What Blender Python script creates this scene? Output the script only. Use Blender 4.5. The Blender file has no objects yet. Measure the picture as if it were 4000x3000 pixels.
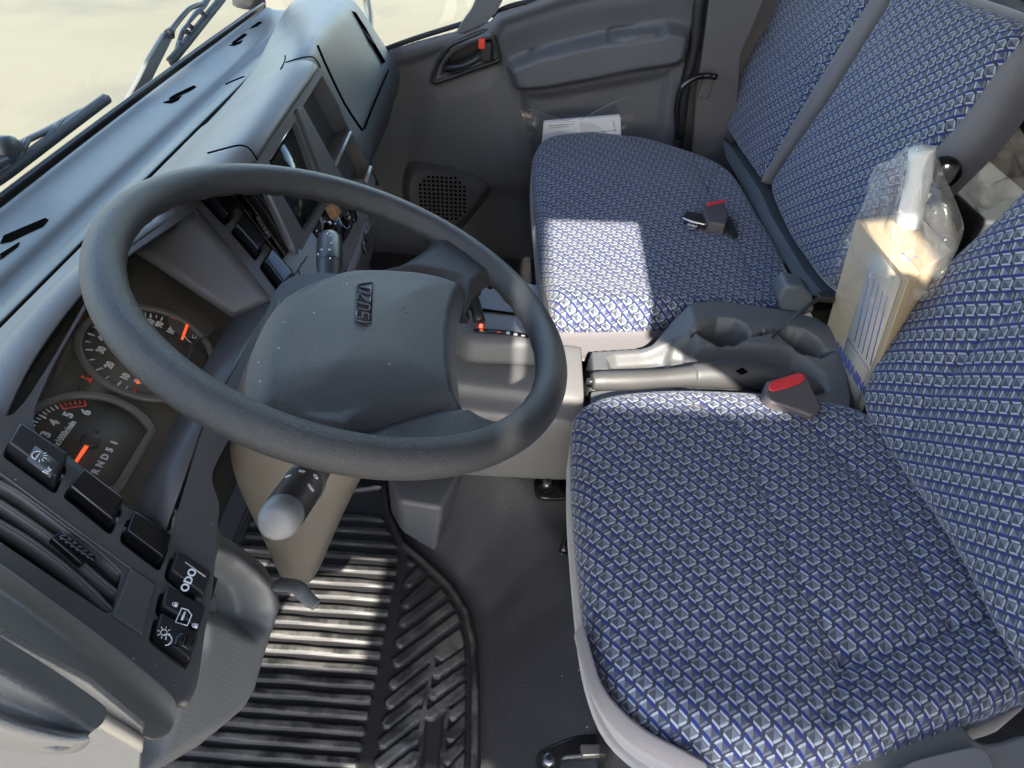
import bpy, bmesh, math, random
import numpy as np
from mathutils import Vector as V, Matrix, noise
from mathutils.geometry import tessellate_polygon
random.seed(7)
SC = bpy.context.scene
COL = SC.collection
# ---------------------------------------------------------------- camera
TH, PH = math.radians(41), math.radians(4)
CAM = V((0, 0, 1.2))
FW = V((math.cos(TH), 0, -math.sin(TH)))
RT = V((0, -math.cos(PH), math.sin(PH))); RT = (RT - FW*RT.dot(FW)).normalized()
UP = RT.cross(FW)
cd = bpy.data.cameras.new('camera'); cam = bpy.data.objects.new('camera', cd); COL.objects.link(cam)
cd.sensor_width = 36; cd.lens = 24.3; cd.clip_start = .01; cd.clip_end = 400
cam.matrix_world = Matrix.Translation(CAM) @ Matrix((RT, UP, -FW)).transposed().to_4x4()
SC.camera = cam
# ---------------------------------------------------------------- light
EL, AZ = math.radians(38), math.radians(-89)      # sun from the open driver's side
SUN_DIR = V((math.sin(AZ)*math.cos(EL), math.cos(AZ)*math.cos(EL), math.sin(EL)))
w = bpy.data.worlds.new('World'); SC.world = w; w.use_nodes = True
nt = w.node_tree; bg = nt.nodes['Background']
sky = nt.nodes.new('ShaderNodeTexSky'); sky.sky_type = 'NISHITA'; sky.sun_disc = False
sky.sun_elevation = EL; sky.sun_rotation = AZ % (2*math.pi); sky.air_density = 1.0; sky.dust_density = 1.2; sky.ozone_density = .6
nt.links.new(sky.outputs[0], bg.inputs[0]); bg.inputs[1].default_value = .15
sd = bpy.data.lights.new('sun', 'SUN'); sd.energy = 3.4; sd.angle = math.radians(.55); sd.color = (1, .93, .82)
sun = bpy.data.objects.new('sun', sd); COL.objects.link(sun)
sun.rotation_euler = (-SUN_DIR).to_track_quat('-Z', 'Y').to_euler()
SC.view_settings.view_transform = 'Standard'; SC.view_settings.look = 'None'
SC.view_settings.exposure = 2.35; SC.view_settings.gamma = 1
SC.view_settings.use_curve_mapping = False
SC.render.engine = 'CYCLES'
SC.cycles.max_bounces = 8; SC.cycles.transparent_max_bounces = 16

# ---------------------------------------------------------------- helpers
K = 4000/2212.0
def ray(u, v): return FW*2700 + RT*(u*K-2000) - UP*(v*K-1500)
def AT(u, v, n, p0):                      # point of the real plane (n, p0) seen along a sight line
    n = V(n); r = ray(u, v); return CAM + r*((V(p0)-CAM).dot(n)/r.dot(n))
def PX(u, v, x): return AT(u, v, (1,0,0), (x,0,0))
def PY(u, v, y): return AT(u, v, (0,1,0), (0,y,0))
def PZ(u, v, z): return AT(u, v, (0,0,1), (0,0,z))
def frame(n, ex=(1,0,0)):
    n = V(n).normalized(); ex = V(ex); ex = (ex - n*ex.dot(n)).normalized(); return ex, n.cross(ex), n

def empty(name, loc):
    o = bpy.data.objects.new(name, None); o.empty_display_size = .05; COL.objects.link(o); o.location = loc; return o
def tag(o, label=None, cat=None, group=None, kind=None):
    if label: o['label'] = label
    if cat: o['category'] = cat
    if group: o['group'] = group
    if kind: o['kind'] = kind
    return o
def wloc(o):
    p = V((0,0,0))
    while o: p += o.location; o = o.parent
    return p
def thing(name, loc, label, cat, group=None): return tag(empty(name, loc), label, cat, group)
def mesh(name, vs, fs, mat, parent=None, smooth=True, bevel=0, sub=0, thick=0, uvs=None, seg=3, off=-1, angle=35):
    me = bpy.data.meshes.new(name); me.from_pydata([tuple(p) for p in vs], [], [tuple(f) for f in fs]); me.update()
    bm = bmesh.new(); bm.from_mesh(me); bmesh.ops.recalc_face_normals(bm, faces=bm.faces) if thick == 0 else None; bm.to_mesh(me); bm.free()
    if uvs is not None:
        uvl = me.uv_layers.new(name='UVMap')
        for l in me.loops: uvl.data[l.index].uv = uvs[l.vertex_index]
    for p in me.polygons: p.use_smooth = smooth
    o = bpy.data.objects.new(name, me); COL.objects.link(o)
    if mat: me.materials.append(mat)
    if parent:
        o.parent = parent; o.location = -wloc(parent)
    if thick:
        m = o.modifiers.new('sol', 'SOLIDIFY'); m.thickness = thick; m.offset = off
    if bevel:
        m = o.modifiers.new('bev', 'BEVEL'); m.width = bevel; m.segments = seg; m.limit_method = 'ANGLE'; m.angle_limit = math.radians(angle)
    if sub:
        m = o.modifiers.new('sub', 'SUBSURF'); m.levels = sub; m.render_levels = sub
    if bevel and not sub:
        m = o.modifiers.new('wn', 'WEIGHTED_NORMAL'); m.keep_sharp = False
    return o
def cat1(p0, p1, p2, p3, t):
    return .5*((2*p1)+(p2-p0)*t+(2*p0-5*p1+4*p2-p3)*t*t+(3*p1-p0-3*p2+p3)*t*t*t)
def spline(pts, n=8, closed=False):
    pts = [V(p) for p in pts]; N = len(pts); out = []
    rng = N if closed else N-1
    for i in range(rng):
        g = (lambda k: pts[k % N]) if closed else (lambda k: pts[min(max(k, 0), N-1)])
        for k in range(n): out.append(cat1(g(i-1), g(i), g(i+1), g(i+2), k/n))
    if not closed: out.append(pts[-1])
    return out
def prism(name, pts, n, thick, mat, parent=None, bevel=.002, smooth=True, seg=3):
    n = V(n).normalized(); pts = [V(p) for p in pts]; N = len(pts)
    vs = pts + [p - n*thick for p in pts]
    fs = [list(range(N)), list(range(2*N-1, N-1, -1))] + [[i, i+N, (i+1) % N+N, (i+1) % N] for i in range(N)]
    return mesh(name, vs, fs, mat, parent, smooth, bevel, seg=seg)
def plate(name, outer, holes, n, thick, mat, parent=None, wall=None):
    """flat plate with openings: front face, outer rim walls, and hole walls 'wall' deep"""
    n = V(n).normalized(); loops = [[V(p) for p in outer]] + [[V(p) for p in h] for h in holes]
    allp = [p for l in loops for p in l]; N = len(allp)
    tris = tessellate_polygon(loops); vs = list(allp); fs = [list(t) for t in tris]
    base = 0
    for li, l in enumerate(loops):
        d = thick if (li == 0 or wall is None) else wall[li-1]
        vs += [p - n*d for p in l]; m = len(l); b2 = len(vs)-m
        fs += [[base+i, base+(i+1) % m, b2+(i+1) % m, b2+i] for i in range(m)]
        base += m
    return mesh(name, vs, fs, mat, parent, smooth=False)
def roundpoly(pts, r=.006, n=4):
    pts = [V(p) for p in pts]; out = []; N = len(pts)
    for i in range(N):
        a, b, c = pts[i-1], pts[i], pts[(i+1) % N]
        ra = min(r, (a-b).length*.45); rc = min(r, (c-b).length*.45)
        p = b + (a-b).normalized()*ra; q = b + (c-b).normalized()*rc
        for k in range(n+1):
            t = k/n; out.append(p*(1-t)**2 + b*2*t*(1-t) + q*t*t)
    return out
def loft(name, rows, mat, parent=None, n=1, thick=.004, sub=2, closed=False, bevel=0, off=-1, caps=False):
    """rows of equal length"""
    R_, C_ = len(rows), len(rows[0]); vs = [V(p) for r in rows for p in r]; fs = []
    for i in range(R_-1):
        for j in range(C_ if closed else C_-1):
            j2 = (j+1) % C_
            fs.append([i*C_+j, i*C_+j2, (i+1)*C_+j2, (i+1)*C_+j])
    if caps: fs += [list(range(C_))[::-1], list(range((R_-1)*C_, R_*C_))]
    return mesh(name, vs, fs, mat, parent, True, bevel, sub, 0 if caps else thick, off=off)
def tube(name, pts, r, mat, parent=None, seg=12, n=6, closed=False, flat=1.0, upv=None, caps=True):
    P = spline(pts, n, closed) if n > 1 else [V(p) for p in pts]
    N = len(P)
    if isinstance(r, (int, float)): rr = [r]*N
    else: rr = [float(np.interp(i/(N-1)*(len(r)-1), range(len(r)), r)) for i in range(N)]
    vs = []; u0 = V(upv) if upv else V((0, 0, 1))
    for i in range(N):
        a = P[(i-1) % N] if (closed or i > 0) else P[0]; b = P[(i+1) % N] if (closed or i < N-1) else P[-1]
        t = (b-a).normalized()
        s = t.cross(u0)
        if s.length < 1e-3: s = t.cross(V((0, 1, .01)))
        s.normalize(); q = s.cross(t)
        if not upv: u0 = q
        for k in range(seg):
            an = 2*math.pi*k/seg; vs.append(P[i] + s*math.cos(an)*rr[i] + q*math.sin(an)*rr[i]*flat)
    fs = []
    for i in range(N if closed else N-1):
        for k in range(seg):
            k2 = (k+1) % seg; i2 = (i+1) % N
            fs.append([i*seg+k, i*seg+k2, i2*seg+k2, i2*seg+k])
    if not closed and caps: fs += [list(range(seg)), list(range((N-1)*seg, N*seg))[::-1]]
    return mesh(name, vs, fs, mat, parent, True)
def lathe(name, prof, o, axis, mat, parent=None, seg=32, cap=True, sx=1.0):
    ex, ey, n = frame(axis, (1, 0, .01) if abs(V(axis).normalized().x) < .9 else (0, 1, 0)); o = V(o); vs = []; fs = []
    for r, h in prof:
        for k in range(seg):
            a = 2*math.pi*k/seg; vs.append(o + n*h + ex*r*math.cos(a)*sx + ey*r*math.sin(a))
    for i in range(len(prof)-1):
        for k in range(seg):
            k2 = (k+1) % seg; fs.append([i*seg+k, i*seg+k2, (i+1)*seg+k2, (i+1)*seg+k])
    if cap: fs += [list(range(seg))[::-1], list(range((len(prof)-1)*seg, len(prof)*seg))]
    o_ = mesh(name, vs, fs, mat, parent, True)
    m = o_.modifiers.new('es', 'EDGE_SPLIT'); m.split_angle = math.radians(50)
    return o_
def box(name, c, size, mat, parent=None, ax=None, bevel=.003, seg=3):
    c = V(c); ex, ey, ez = ax if ax else (V((1,0,0)), V((0,1,0)), V((0,0,1))); h = [s/2 for s in size]; vs = []
    for sx in (-1, 1):
        for sy in (-1, 1):
            for sz in (-1, 1): vs.append(c+ex*h[0]*sx+ey*h[1]*sy+ez*h[2]*sz)
    fs = [[0,1,3,2],[4,6,7,5],[0,4,5,1],[2,3,7,6],[0,2,6,4],[1,5,7,3]]
    return mesh(name, vs, fs, mat, parent, True, min(bevel, min(size)*.45), seg=seg)
def quadbox(name, q, n, h, mat, parent=None, bevel=.003, taper=0, seg=3):
    """box standing h high on the quad q along n, top shrunk by taper"""
    q = [V(p) for p in q]; n = V(n).normalized(); c = sum(q, V((0,0,0)))/len(q); N = len(q)
    vs = [p + (c-p)*taper + n*h for p in q] + q
    fs = [list(range(N)), list(range(2*N-1, N-1, -1))] + [[i, i+N, (i+1) % N+N, (i+1) % N] for i in range(N)]
    return mesh(name, vs, fs, mat, parent, True, bevel, seg=seg)
def text(name, s, o, ex, ey, size, mat, parent=None, ext=.0004, bold=.0, align='CENTER', sx=1.0):
    cu = bpy.data.curves.new(name, 'FONT'); cu.body = s; cu.size = size; cu.extrude = ext; cu.align_x = align; cu.align_y = 'CENTER'
    cu.offset = bold; cu.resolution_u = 3
    t = bpy.data.objects.new(name, cu); COL.objects.link(t)
    dg = bpy.context.evaluated_depsgraph_get(); me = bpy.data.meshes.new_from_object(t.evaluated_get(dg))
    bpy.data.objects.remove(t); bpy.data.curves.remove(cu)
    ex = V(ex).normalized(); ey = V(ey).normalized(); n = ex.cross(ey); o = V(o)
    for v in me.vertices: v.co = o + ex*v.co.x*sx + ey*v.co.y + n*v.co.z
    me.name = name; me.materials.clear(); me.materials.append(mat)
    ob = bpy.data.objects.new(name, me); COL.objects.link(ob)
    if parent: ob.parent = parent; ob.location = -wloc(parent)
    return ob
def sdf(poly, P):
    """signed distance (positive inside) of points P (N,2) to polygon"""
    poly = np.array(poly, float); d = np.full(len(P), 1e9); ins = np.zeros(len(P), bool); N = len(poly)
    for i in range(N):
        a, b = poly[i], poly[(i+1) % N]; e = b-a; w_ = P-a
        t = np.clip((w_@e)/(e@e+1e-12), 0, 1); d = np.minimum(d, ((w_-t[:, None]*e)**2).sum(1))
        c = ((a[1] > P[:, 1]) != (b[1] > P[:, 1]))
        with np.errstate(divide='ignore', invalid='ignore'):
            xx = a[0]+(P[:, 1]-a[1])*(b[0]-a[0])/(b[1]-a[1]+1e-15)
        ins ^= (c & (P[:, 0] < xx))
    d = np.sqrt(d); return np.where(ins, d, -d)
def pld(line, P):
    line = np.array(line, float); d = np.full(len(P), 1e9)
    for a, b in zip(line[:-1], line[1:]):
        e = b-a; w_ = P-a; t = np.clip((w_@e)/(e@e+1e-12), 0, 1); d = np.minimum(d, ((w_-t[:, None]*e)**2).sum(1))
    return np.sqrt(d)
def sst(x, a, b):
    t = np.clip((x-a)/(b-a), 0, 1); return t*t*(3-2*t)
def relief(name, o, ex, ey, bounds, res, hfun, mat, parent=None, mask=None, thick=0, uvscale=1.0, edge=None):
    """height field over a real plane: o + ex*a + ey*b + n*h(a,b)"""
    o = V(o); ex = V(ex); ey = V(ey); n = ex.cross(ey)
    a0, a1, b0, b1 = bounds; na = int((a1-a0)/res)+1; nb = int((b1-b0)/res)+1
    A, B = np.meshgrid(np.linspace(a0, a1, na), np.linspace(b0, b1, nb)); P = np.stack([A.ravel(), B.ravel()], 1)
    if edge is not None:                                         # pull the outermost ring of vertices onto the outline
        d = sdf(edge, P); M = d > -res*.95; e = 1e-5
        gx = (sdf(edge, P+np.array([e, 0]))-d)/e; gy = (sdf(edge, P+np.array([0, e]))-d)/e
        k = (d < 0) & M; P = P.copy(); P[k, 0] -= gx[k]*d[k]; P[k, 1] -= gy[k]*d[k]
        mask = lambda Q, M=M: M
    H = hfun(P); M = mask(P) if mask else np.ones(len(P), bool)
    O = np.array(o); X = np.array(ex); Y = np.array(ey); Nn = np.array(n)
    W = O + P[:, :1]*X + P[:, 1:]*Y + H[:, None]*Nn
    idx = np.arange(na*nb).reshape(nb, na); q = np.stack([idx[:-1, :-1].ravel(), idx[:-1, 1:].ravel(), idx[1:, 1:].ravel(), idx[1:, :-1].ravel()], 1)
    q = q[M[q].all(1)]; used = np.unique(q); rm = -np.ones(na*nb, int); rm[used] = np.arange(len(used))
    return mesh(name, W[used].tolist(), rm[q].tolist(), mat, parent, True, thick=thick, uvs=[tuple(p) for p in P[used]*uvscale])
def to2(pts, o, ex, ey): return [((V(p)-V(o)).dot(V(ex)), (V(p)-V(o)).dot(V(ey))) for p in pts]

# ---------------------------------------------------------------- node expression helper
class E_:
    def __init__(s, nt, x): s.nt = nt; s.x = x
    def op(s, o, b=None, c=None):
        n = s.nt.nodes.new('ShaderNodeMath'); n.operation = o
        for i, k in enumerate((s, b, c)):
            if k is None: continue
            if isinstance(k, E_): s.nt.links.new(k.x, n.inputs[i])
            else: n.inputs[i].default_value = k
        return E_(s.nt, n.outputs[0])
    def __add__(s, b): return s.op('ADD', b)
    def __sub__(s, b): return s.op('SUBTRACT', b)
    def __mul__(s, b): return s.op('MULTIPLY', b)
    def __lt__(s, b): return s.op('LESS_THAN', b)
    def __gt__(s, b): return s.op('GREATER_THAN', b)
    def abs(s): return s.op('ABSOLUTE')
def mixc(nt, f, a, b):
    n = nt.nodes.new('ShaderNodeMix'); n.data_type = 'RGBA'
    for sock, k in ((n.inputs[0], f), (n.inputs[6], a), (n.inputs[7], b)):
        if isinstance(k, E_): nt.links.new(k.x, sock)
        elif hasattr(k, 'is_output'): nt.links.new(k, sock)
        elif isinstance(k, (int, float)): sock.default_value = k
        else: sock.default_value = (*k, 1)
    return n.outputs[2]
def newmat(name):
    m = bpy.data.materials.new(name); m.use_nodes = True; nt = m.node_tree; b = nt.nodes['Principled BSDF']; return m, nt, b
def tc(nt, out='Object'): return nt.nodes.new('ShaderNodeTexCoord').outputs[out]
def bump(nt, b, h, strength, dist=.001):
    n = nt.nodes.new('ShaderNodeBump'); n.inputs['Strength'].default_value = strength; n.inputs['Distance'].default_value = dist
    nt.links.new(h, n.inputs['Height']); nt.links.new(n.outputs[0], b.inputs['Normal']); return n
def plastic(name, col, rough=.5, grain=700, gs=.25, kind='noise', spec=.5, mott=.12, dust=0):
    m, nt, b = newmat(name); co = tc(nt)
    b.inputs['Specular IOR Level'].default_value = spec
    n2 = nt.nodes.new('ShaderNodeTexNoise'); n2.inputs['Scale'].default_value = 9; n2.inputs['Detail'].default_value = 6; nt.links.new(co, n2.inputs['Vector'])
    c = mixc(nt, n2.outputs[0], [k*(1-mott) for k in col], [k*(1+mott) for k in col])
    if dust:
        vo = nt.nodes.new('ShaderNodeTexVoronoi'); vo.inputs['Scale'].default_value = dust; nt.links.new(co, vo.inputs['Vector'])
        sc_ = nt.nodes.new('ShaderNodeSeparateXYZ'); nt.links.new(vo.outputs['Color'], sc_.inputs[0])
        E1 = (E_(nt, vo.outputs['Distance']) < .075) * (E_(nt, sc_.outputs[0]) > .86)
        c = mixc(nt, E1*.75, c, (.42, .41, .38))
    nt.links.new(c, b.inputs['Base Color'])
    r = nt.nodes.new('ShaderNodeMapRange'); r.inputs[3].default_value = rough-.07; r.inputs[4].default_value = rough+.07
    nt.links.new(n2.outputs[0], r.inputs[0]); nt.links.new(r.outputs[0], b.inputs['Roughness'])
    if kind == 'noise':
        t = nt.nodes.new('ShaderNodeTexNoise'); t.inputs['Scale'].default_value = grain; t.inputs['Detail'].default_value = 2; h = t.outputs[0]
    elif kind == 'cell':
        t = nt.nodes.new('ShaderNodeTexVoronoi'); t.inputs['Scale'].default_value = grain; t.feature = 'DISTANCE_TO_EDGE'
        rr = nt.nodes.new('ShaderNodeMapRange'); rr.inputs[1].default_value = 0; rr.inputs[2].default_value = .25
        nt.links.new(t.outputs[0], rr.inputs[0]); h = rr.outputs[0]
    elif kind == 'weave':
        t = nt.nodes.new('ShaderNodeTexVoronoi'); t.inputs['Scale'].default_value = grain; t.inputs['Randomness'].default_value = 0
        t.distance = 'CHEBYCHEV'; h = t.outputs[0]
    if kind == 'weave':
        mp = nt.nodes.new('ShaderNodeMapping'); mp.inputs['Rotation'].default_value = (.6, .5, .785); nt.links.new(co, mp.inputs[0]); nt.links.new(mp.outputs[0], t.inputs['Vector'])
    else: nt.links.new(co, t.inputs['Vector'])
    if gs: bump(nt, b, h, gs, .0012)
    return m
def simple(name, col, rough=.5, metal=0, spec=.5, emit=None):
    m, nt, b = newmat(name); b.inputs['Base Color'].default_value = (*col, 1); b.inputs['Roughness'].default_value = rough
    b.inputs['Metallic'].default_value = metal; b.inputs['Specular IOR Level'].default_value = spec
    n = nt.nodes.new('ShaderNodeTexNoise'); n.inputs['Scale'].default_value = 40; n.inputs['Detail'].default_value = 4; nt.links.new(tc(nt), n.inputs['Vector'])
    r = nt.nodes.new('ShaderNodeMapRange'); r.inputs[3].default_value = max(rough-.05, .02); r.inputs[4].default_value = rough+.07
    nt.links.new(n.outputs[0], r.inputs[0]); nt.links.new(r.outputs[0], b.inputs['Roughness'])
    if emit: b.inputs['Emission Color'].default_value = (*col, 1); b.inputs['Emission Strength'].default_value = emit
    return m
def film(name, tint=(1, 1, 1), haze=.12, crinkle=60, cs=.5, gloss=.05, hazecol=(.8, .8, .78)):
    """thin clear film or pane: mostly transparent, fresnel gloss, a little milky diffuse"""
    m = bpy.data.materials.new(name); m.use_nodes = True; nt = m.node_tree; nt.nodes.clear()
    out = nt.nodes.new('ShaderNodeOutputMaterial'); tr = nt.nodes.new('ShaderNodeBsdfTransparent'); tr.inputs[0].default_value = (*tint, 1)
    gl = nt.nodes.new('ShaderNodeBsdfGlossy'); gl.inputs['Roughness'].default_value = gloss
    df = nt.nodes.new('ShaderNodeBsdfDiffuse'); df.inputs[0].default_value = (*hazecol, 1)
    tl = nt.nodes.new('ShaderNodeBsdfTranslucent'); tl.inputs[0].default_value = (*hazecol, 1)
    m0 = nt.nodes.new('ShaderNodeMixShader'); nt.links.new(df.outputs[0], m0.inputs[1]); nt.links.new(tl.outputs[0], m0.inputs[2])
    m1 = nt.nodes.new('ShaderNodeMixShader'); m2 = nt.nodes.new('ShaderNodeMixShader'); lw = nt.nodes.new('ShaderNodeLayerWeight'); fr = nt.nodes.new('ShaderNodeMath'); fr.operation = 'MULTIPLY_ADD'; pw = nt.nodes.new('ShaderNodeMath'); pw.operation = 'POWER'; pw.inputs[1].default_value = 5
    nt.links.new(lw.outputs['Facing'], pw.inputs[0]); nt.links.new(pw.outputs[0], fr.inputs[0]); fr.inputs[1].default_value = .75; fr.inputs[2].default_value = .045
    m1.inputs[0].default_value = haze; nt.links.new(tr.outputs[0], m1.inputs[1]); nt.links.new(m0.outputs[0], m1.inputs[2])
    nt.links.new(fr.outputs[0], m2.inputs[0]); nt.links.new(m1.outputs[0], m2.inputs[1]); nt.links.new(gl.outputs[0], m2.inputs[2]); nt.links.new(m2.outputs[0], out.inputs[0])
    if crinkle:
        n = nt.nodes.new('ShaderNodeTexNoise'); n.inputs['Scale'].default_value = crinkle; n.inputs['Detail'].default_value = 3; n.inputs['Distortion'].default_value = 1.5
        nt.links.new(tc(nt), n.inputs['Vector']); bp = nt.nodes.new('ShaderNodeBump'); bp.inputs['Strength'].default_value = cs; bp.inputs['Distance'].default_value = .006
        nt.links.new(n.outputs[0], bp.inputs['Height'])
        for s in (gl, df, lw): nt.links.new(bp.outputs[0], s.inputs['Normal'])
    return m

# ---------------------------------------------------------------- materials
def fabric():
    m, nt, b = newmat('patterned_fabric')
    sep = nt.nodes.new('ShaderNodeSeparateXYZ'); nt.links.new(tc(nt, 'UV'), sep.inputs[0])
    S = E_(nt, sep.outputs[0]); T = E_(nt, sep.outputs[1])
    s = S - S.op('ROUND'); rt = T.op('ROUND'); t = T - rt
    Q = rt.op('MODULO', 2.0).abs() > .5                      # every other row is the blue kind
    mid = t.abs() < .30
    d1 = (s - t*.43 + .36).abs() < .086; d2 = (s - t*.43 - .36).abs() < .086
    tri = (s + t*.7) < 0                                # left triangle
    zone = ((s - t*.43).abs() < .272) * (t.abs() < .292)
    bt = (Q*-.085) + .335
    sk_ = s + t*.5
    topb = (t > bt) * (t < .490) * ((sk_ - .26).abs() < .345)
    botb = ((t*-1.0) > bt) * (t > -.490) * ((sk_ + .26).abs() < .345)
    navy = (.042, .045, .066); white = (.33, .36, .41); blue = (.025, .037, .17); gl = (.14, .158, .20); gd = (.072, .074, .092); gb = (.14, .155, .195)
    wn = nt.nodes.new('ShaderNodeTexNoise'); wn.inputs['Scale'].default_value = 9; wn.inputs['Detail'].default_value = 3; nt.links.new(tc(nt, 'UV'), wn.inputs['Vector'])
    c = mixc(nt, 1.0, navy, navy)
    triQ = (tri - Q).abs()                                     # swap in Q rows
    tric = mixc(nt, triQ, gl, gd)
    c = mixc(nt, zone*mid, navy, tric)
    lb = mixc(nt, Q, gb, white); rb = mixc(nt, Q, white, gb); hb = mixc(nt, Q, white, blue)
    c = mixc(nt, d1*mid, c, lb); c = mixc(nt, d2*mid, c, rb)
    c = mixc(nt, topb, c, hb); c = mixc(nt, botb, c, hb)
    # yarn speckle
    sp = nt.nodes.new('ShaderNodeTexNoise'); sp.inputs['Scale'].default_value = 26; sp.inputs['Detail'].default_value = 2; nt.links.new(tc(nt, 'UV'), sp.inputs['Vector'])
    mr = nt.nodes.new('ShaderNodeMapRange'); mr.inputs[1].default_value = .3; mr.inputs[2].default_value = .7; mr.inputs[3].default_value = .72; mr.inputs[4].default_value = 1.25; nt.links.new(sp.outputs[0], mr.inputs[0])
    vm = nt.nodes.new('ShaderNodeVectorMath'); vm.operation = 'SCALE'; nt.links.new(c, vm.inputs[0]); nt.links.new(mr.outputs[0], vm.inputs['Scale'])
    nt.links.new(vm.outputs[0], b.inputs['Base Color'])
    b.inputs['Roughness'].default_value = .9; b.inputs['Specular IOR Level'].default_value = .15
    b.inputs['Sheen Weight'].default_value = .2; b.inputs['Sheen Roughness'].default_value = .4
    h = (zone*mid)*.4 + (d1*mid) + (d2*mid) + topb + botb
    h2 = h*.16 + E_(nt, sp.outputs[0])*.8
    bump(nt, b, h2.x, .55, .0012)
    return m
def velour(name, col):
    m, nt, b = newmat(name); co = tc(nt)
    n = nt.nodes.new('ShaderNodeTexNoise'); n.inputs['Scale'].default_value = 900; n.inputs['Detail'].default_value = 2; nt.links.new(co, n.inputs['Vector'])
    c = mixc(nt, n.outputs[0], [k*.7 for k in col], [k*1.3 for k in col]); nt.links.new(c, b.inputs['Base Color'])
    b.inputs['Roughness'].default_value = .85; b.inputs['Specular IOR Level'].default_value = .2
    b.inputs['Sheen Weight'].default_value = .5; b.inputs['Sheen Roughness'].default_value = .35
    bump(nt, b, n.outputs[0], .5, .001); return m
FAB = fabric()
VEL = velour('grey_velour', (.15, .142, .15))
DASH = plastic('dash_plastic', (.085, .096, .094), .42, 900, .25, 'noise')
DASHT = plastic('dash_textured', (.115, .115, .114), .42, 520, .3, 'weave')
FASC = plastic('fascia_plastic', (.07, .066, .065), .42, 1100, .22, dust=95)
GREY = plastic('grey_plastic', (.10, .10, .10), .5, 700, .3, dust=80)
CONS = plastic('console_plastic', (.17, .168, .165), .46, 450, .3, 'weave')
CONP = plastic('console_smooth', (.11, .112, .116), .45, 900, .25, dust=70)
DOORP = plastic('door_plastic', (.10, .104, .116), .5, 500, .4)
COLM = plastic('column_plastic', (.10, .088, .072), .42, 800, .15)
BLK = plastic('black_plastic', (.018, .018, .019), .4, 600, .1, dust=110)
RUB = plastic('rubber', (.012, .012, .013), .6, 400, .2)
GLB = simple('gloss_black', (.008, .008, .009), .12)
LEA = plastic('leather_grain', (.030, .031, .033), .38, 800, .42, 'cell', spec=.55)
PADM = plastic('pad_plastic', (.044, .048, .052), .42, 800, .75, 'noise', dust=80)
VINYL = plastic('floor_vinyl', (.055, .053, .058), .42, 260, .35, 'cell', dust=45)
MATR = plastic('mat_rubber', (.02, .02, .021), .5, 500, .2)
CHR = simple('chrome', (.6, .6, .6), .2, 1)
DMET = simple('black_metal', (.012, .012, .013), .18, 0)
WHT = simple('white_print', (.75, .75, .75), .5)
RED = simple('red_plastic', (.65, .035, .045), .35)
REDP = simple('red_print', (.85, .06, .03), .5)
ORA = simple('orange_needle', (.9, .1, .02), .45, emit=.25)
GLASS = film('clear_glass', (.93, .96, .95), .008, 0, gloss=.01)
LENS = film('cluster_lens', (.95, .93, .90), .06, 0, gloss=.02, hazecol=(.42, .37, .28))  # warm haze colour mixed in for a brownish reflection on the lens
FILM = film('clear_plastic_film', (.96, .96, .96), .11, 40, 1.0, .10)
FILM2 = film('thin_clear_bag', (.95, .95, .95), .05, 30, .9, .06)
PAPER = simple('white_paper', (.8, .8, .82), .7)
# ================================================================= the ground outside
def ground_mat():
    m, nt, b = newmat('sandy_concrete'); co = tc(nt)
    n1 = nt.nodes.new('ShaderNodeTexNoise'); n1.inputs['Scale'].default_value = .55; n1.inputs['Detail'].default_value = 7; n1.inputs['Distortion'].default_value = 1.2
    mp = nt.nodes.new('ShaderNodeMapping'); mp.inputs['Scale'].default_value = (1, .45, 1); nt.links.new(co, mp.inputs[0]); nt.links.new(mp.outputs[0], n1.inputs['Vector'])
    n2 = nt.nodes.new('ShaderNodeTexNoise'); n2.inputs['Scale'].default_value = 60; n2.inputs['Detail'].default_value = 4; nt.links.new(co, n2.inputs['Vector'])
    n3 = nt.nodes.new('ShaderNodeTexNoise'); n3.inputs['Scale'].default_value = .38; n3.inputs['Detail'].default_value = 4; nt.links.new(co, n3.inputs['Vector'])
    c = mixc(nt, n1.outputs[0], (.138, .121, .074), (.178, .160, .104))
    st = nt.nodes.new('ShaderNodeMapRange'); st.inputs[1].default_value = .57; st.inputs[2].default_value = .68; st.inputs[4].default_value = .6; nt.links.new(n3.outputs[0], st.inputs[0])
    c = mixc(nt, st.outputs[0], c, (.095, .091, .068))
    mr = nt.nodes.new('ShaderNodeMapRange'); mr.inputs[3].default_value = .88; mr.inputs[4].default_value = 1.1; nt.links.new(n2.outputs[0], mr.inputs[0])
    vm = nt.nodes.new('ShaderNodeVectorMath'); vm.operation = 'SCALE'; nt.links.new(c, vm.inputs[0]); nt.links.new(mr.outputs[0], vm.inputs['Scale'])
    nt.links.new(vm.outputs[0], b.inputs['Base Color']); b.inputs['Roughness'].default_value = .9
    bump(nt, b, n2.outputs[0], .3, .01); return m
GZ = -.95
g = mesh('ground', [(-150,-150,GZ),(150,-150,GZ),(150,150,GZ),(-150,150,GZ)], [(0,1,2,3)], ground_mat(), smooth=False); tag(g, kind='structure')

ap = mesh('bounce_pavement', [(-9,-7,GZ+.004),(-.15,-7,GZ+.004),(-.15,6,GZ+.004),(-9,6,GZ+.004)], [(0,1,2,3)], plastic('bounce_concrete', (.52,.47,.38), .9, 60, .3), smooth=False); tag(ap, kind='structure')  # unseen pale strip added to bounce warm light into the cab
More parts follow.
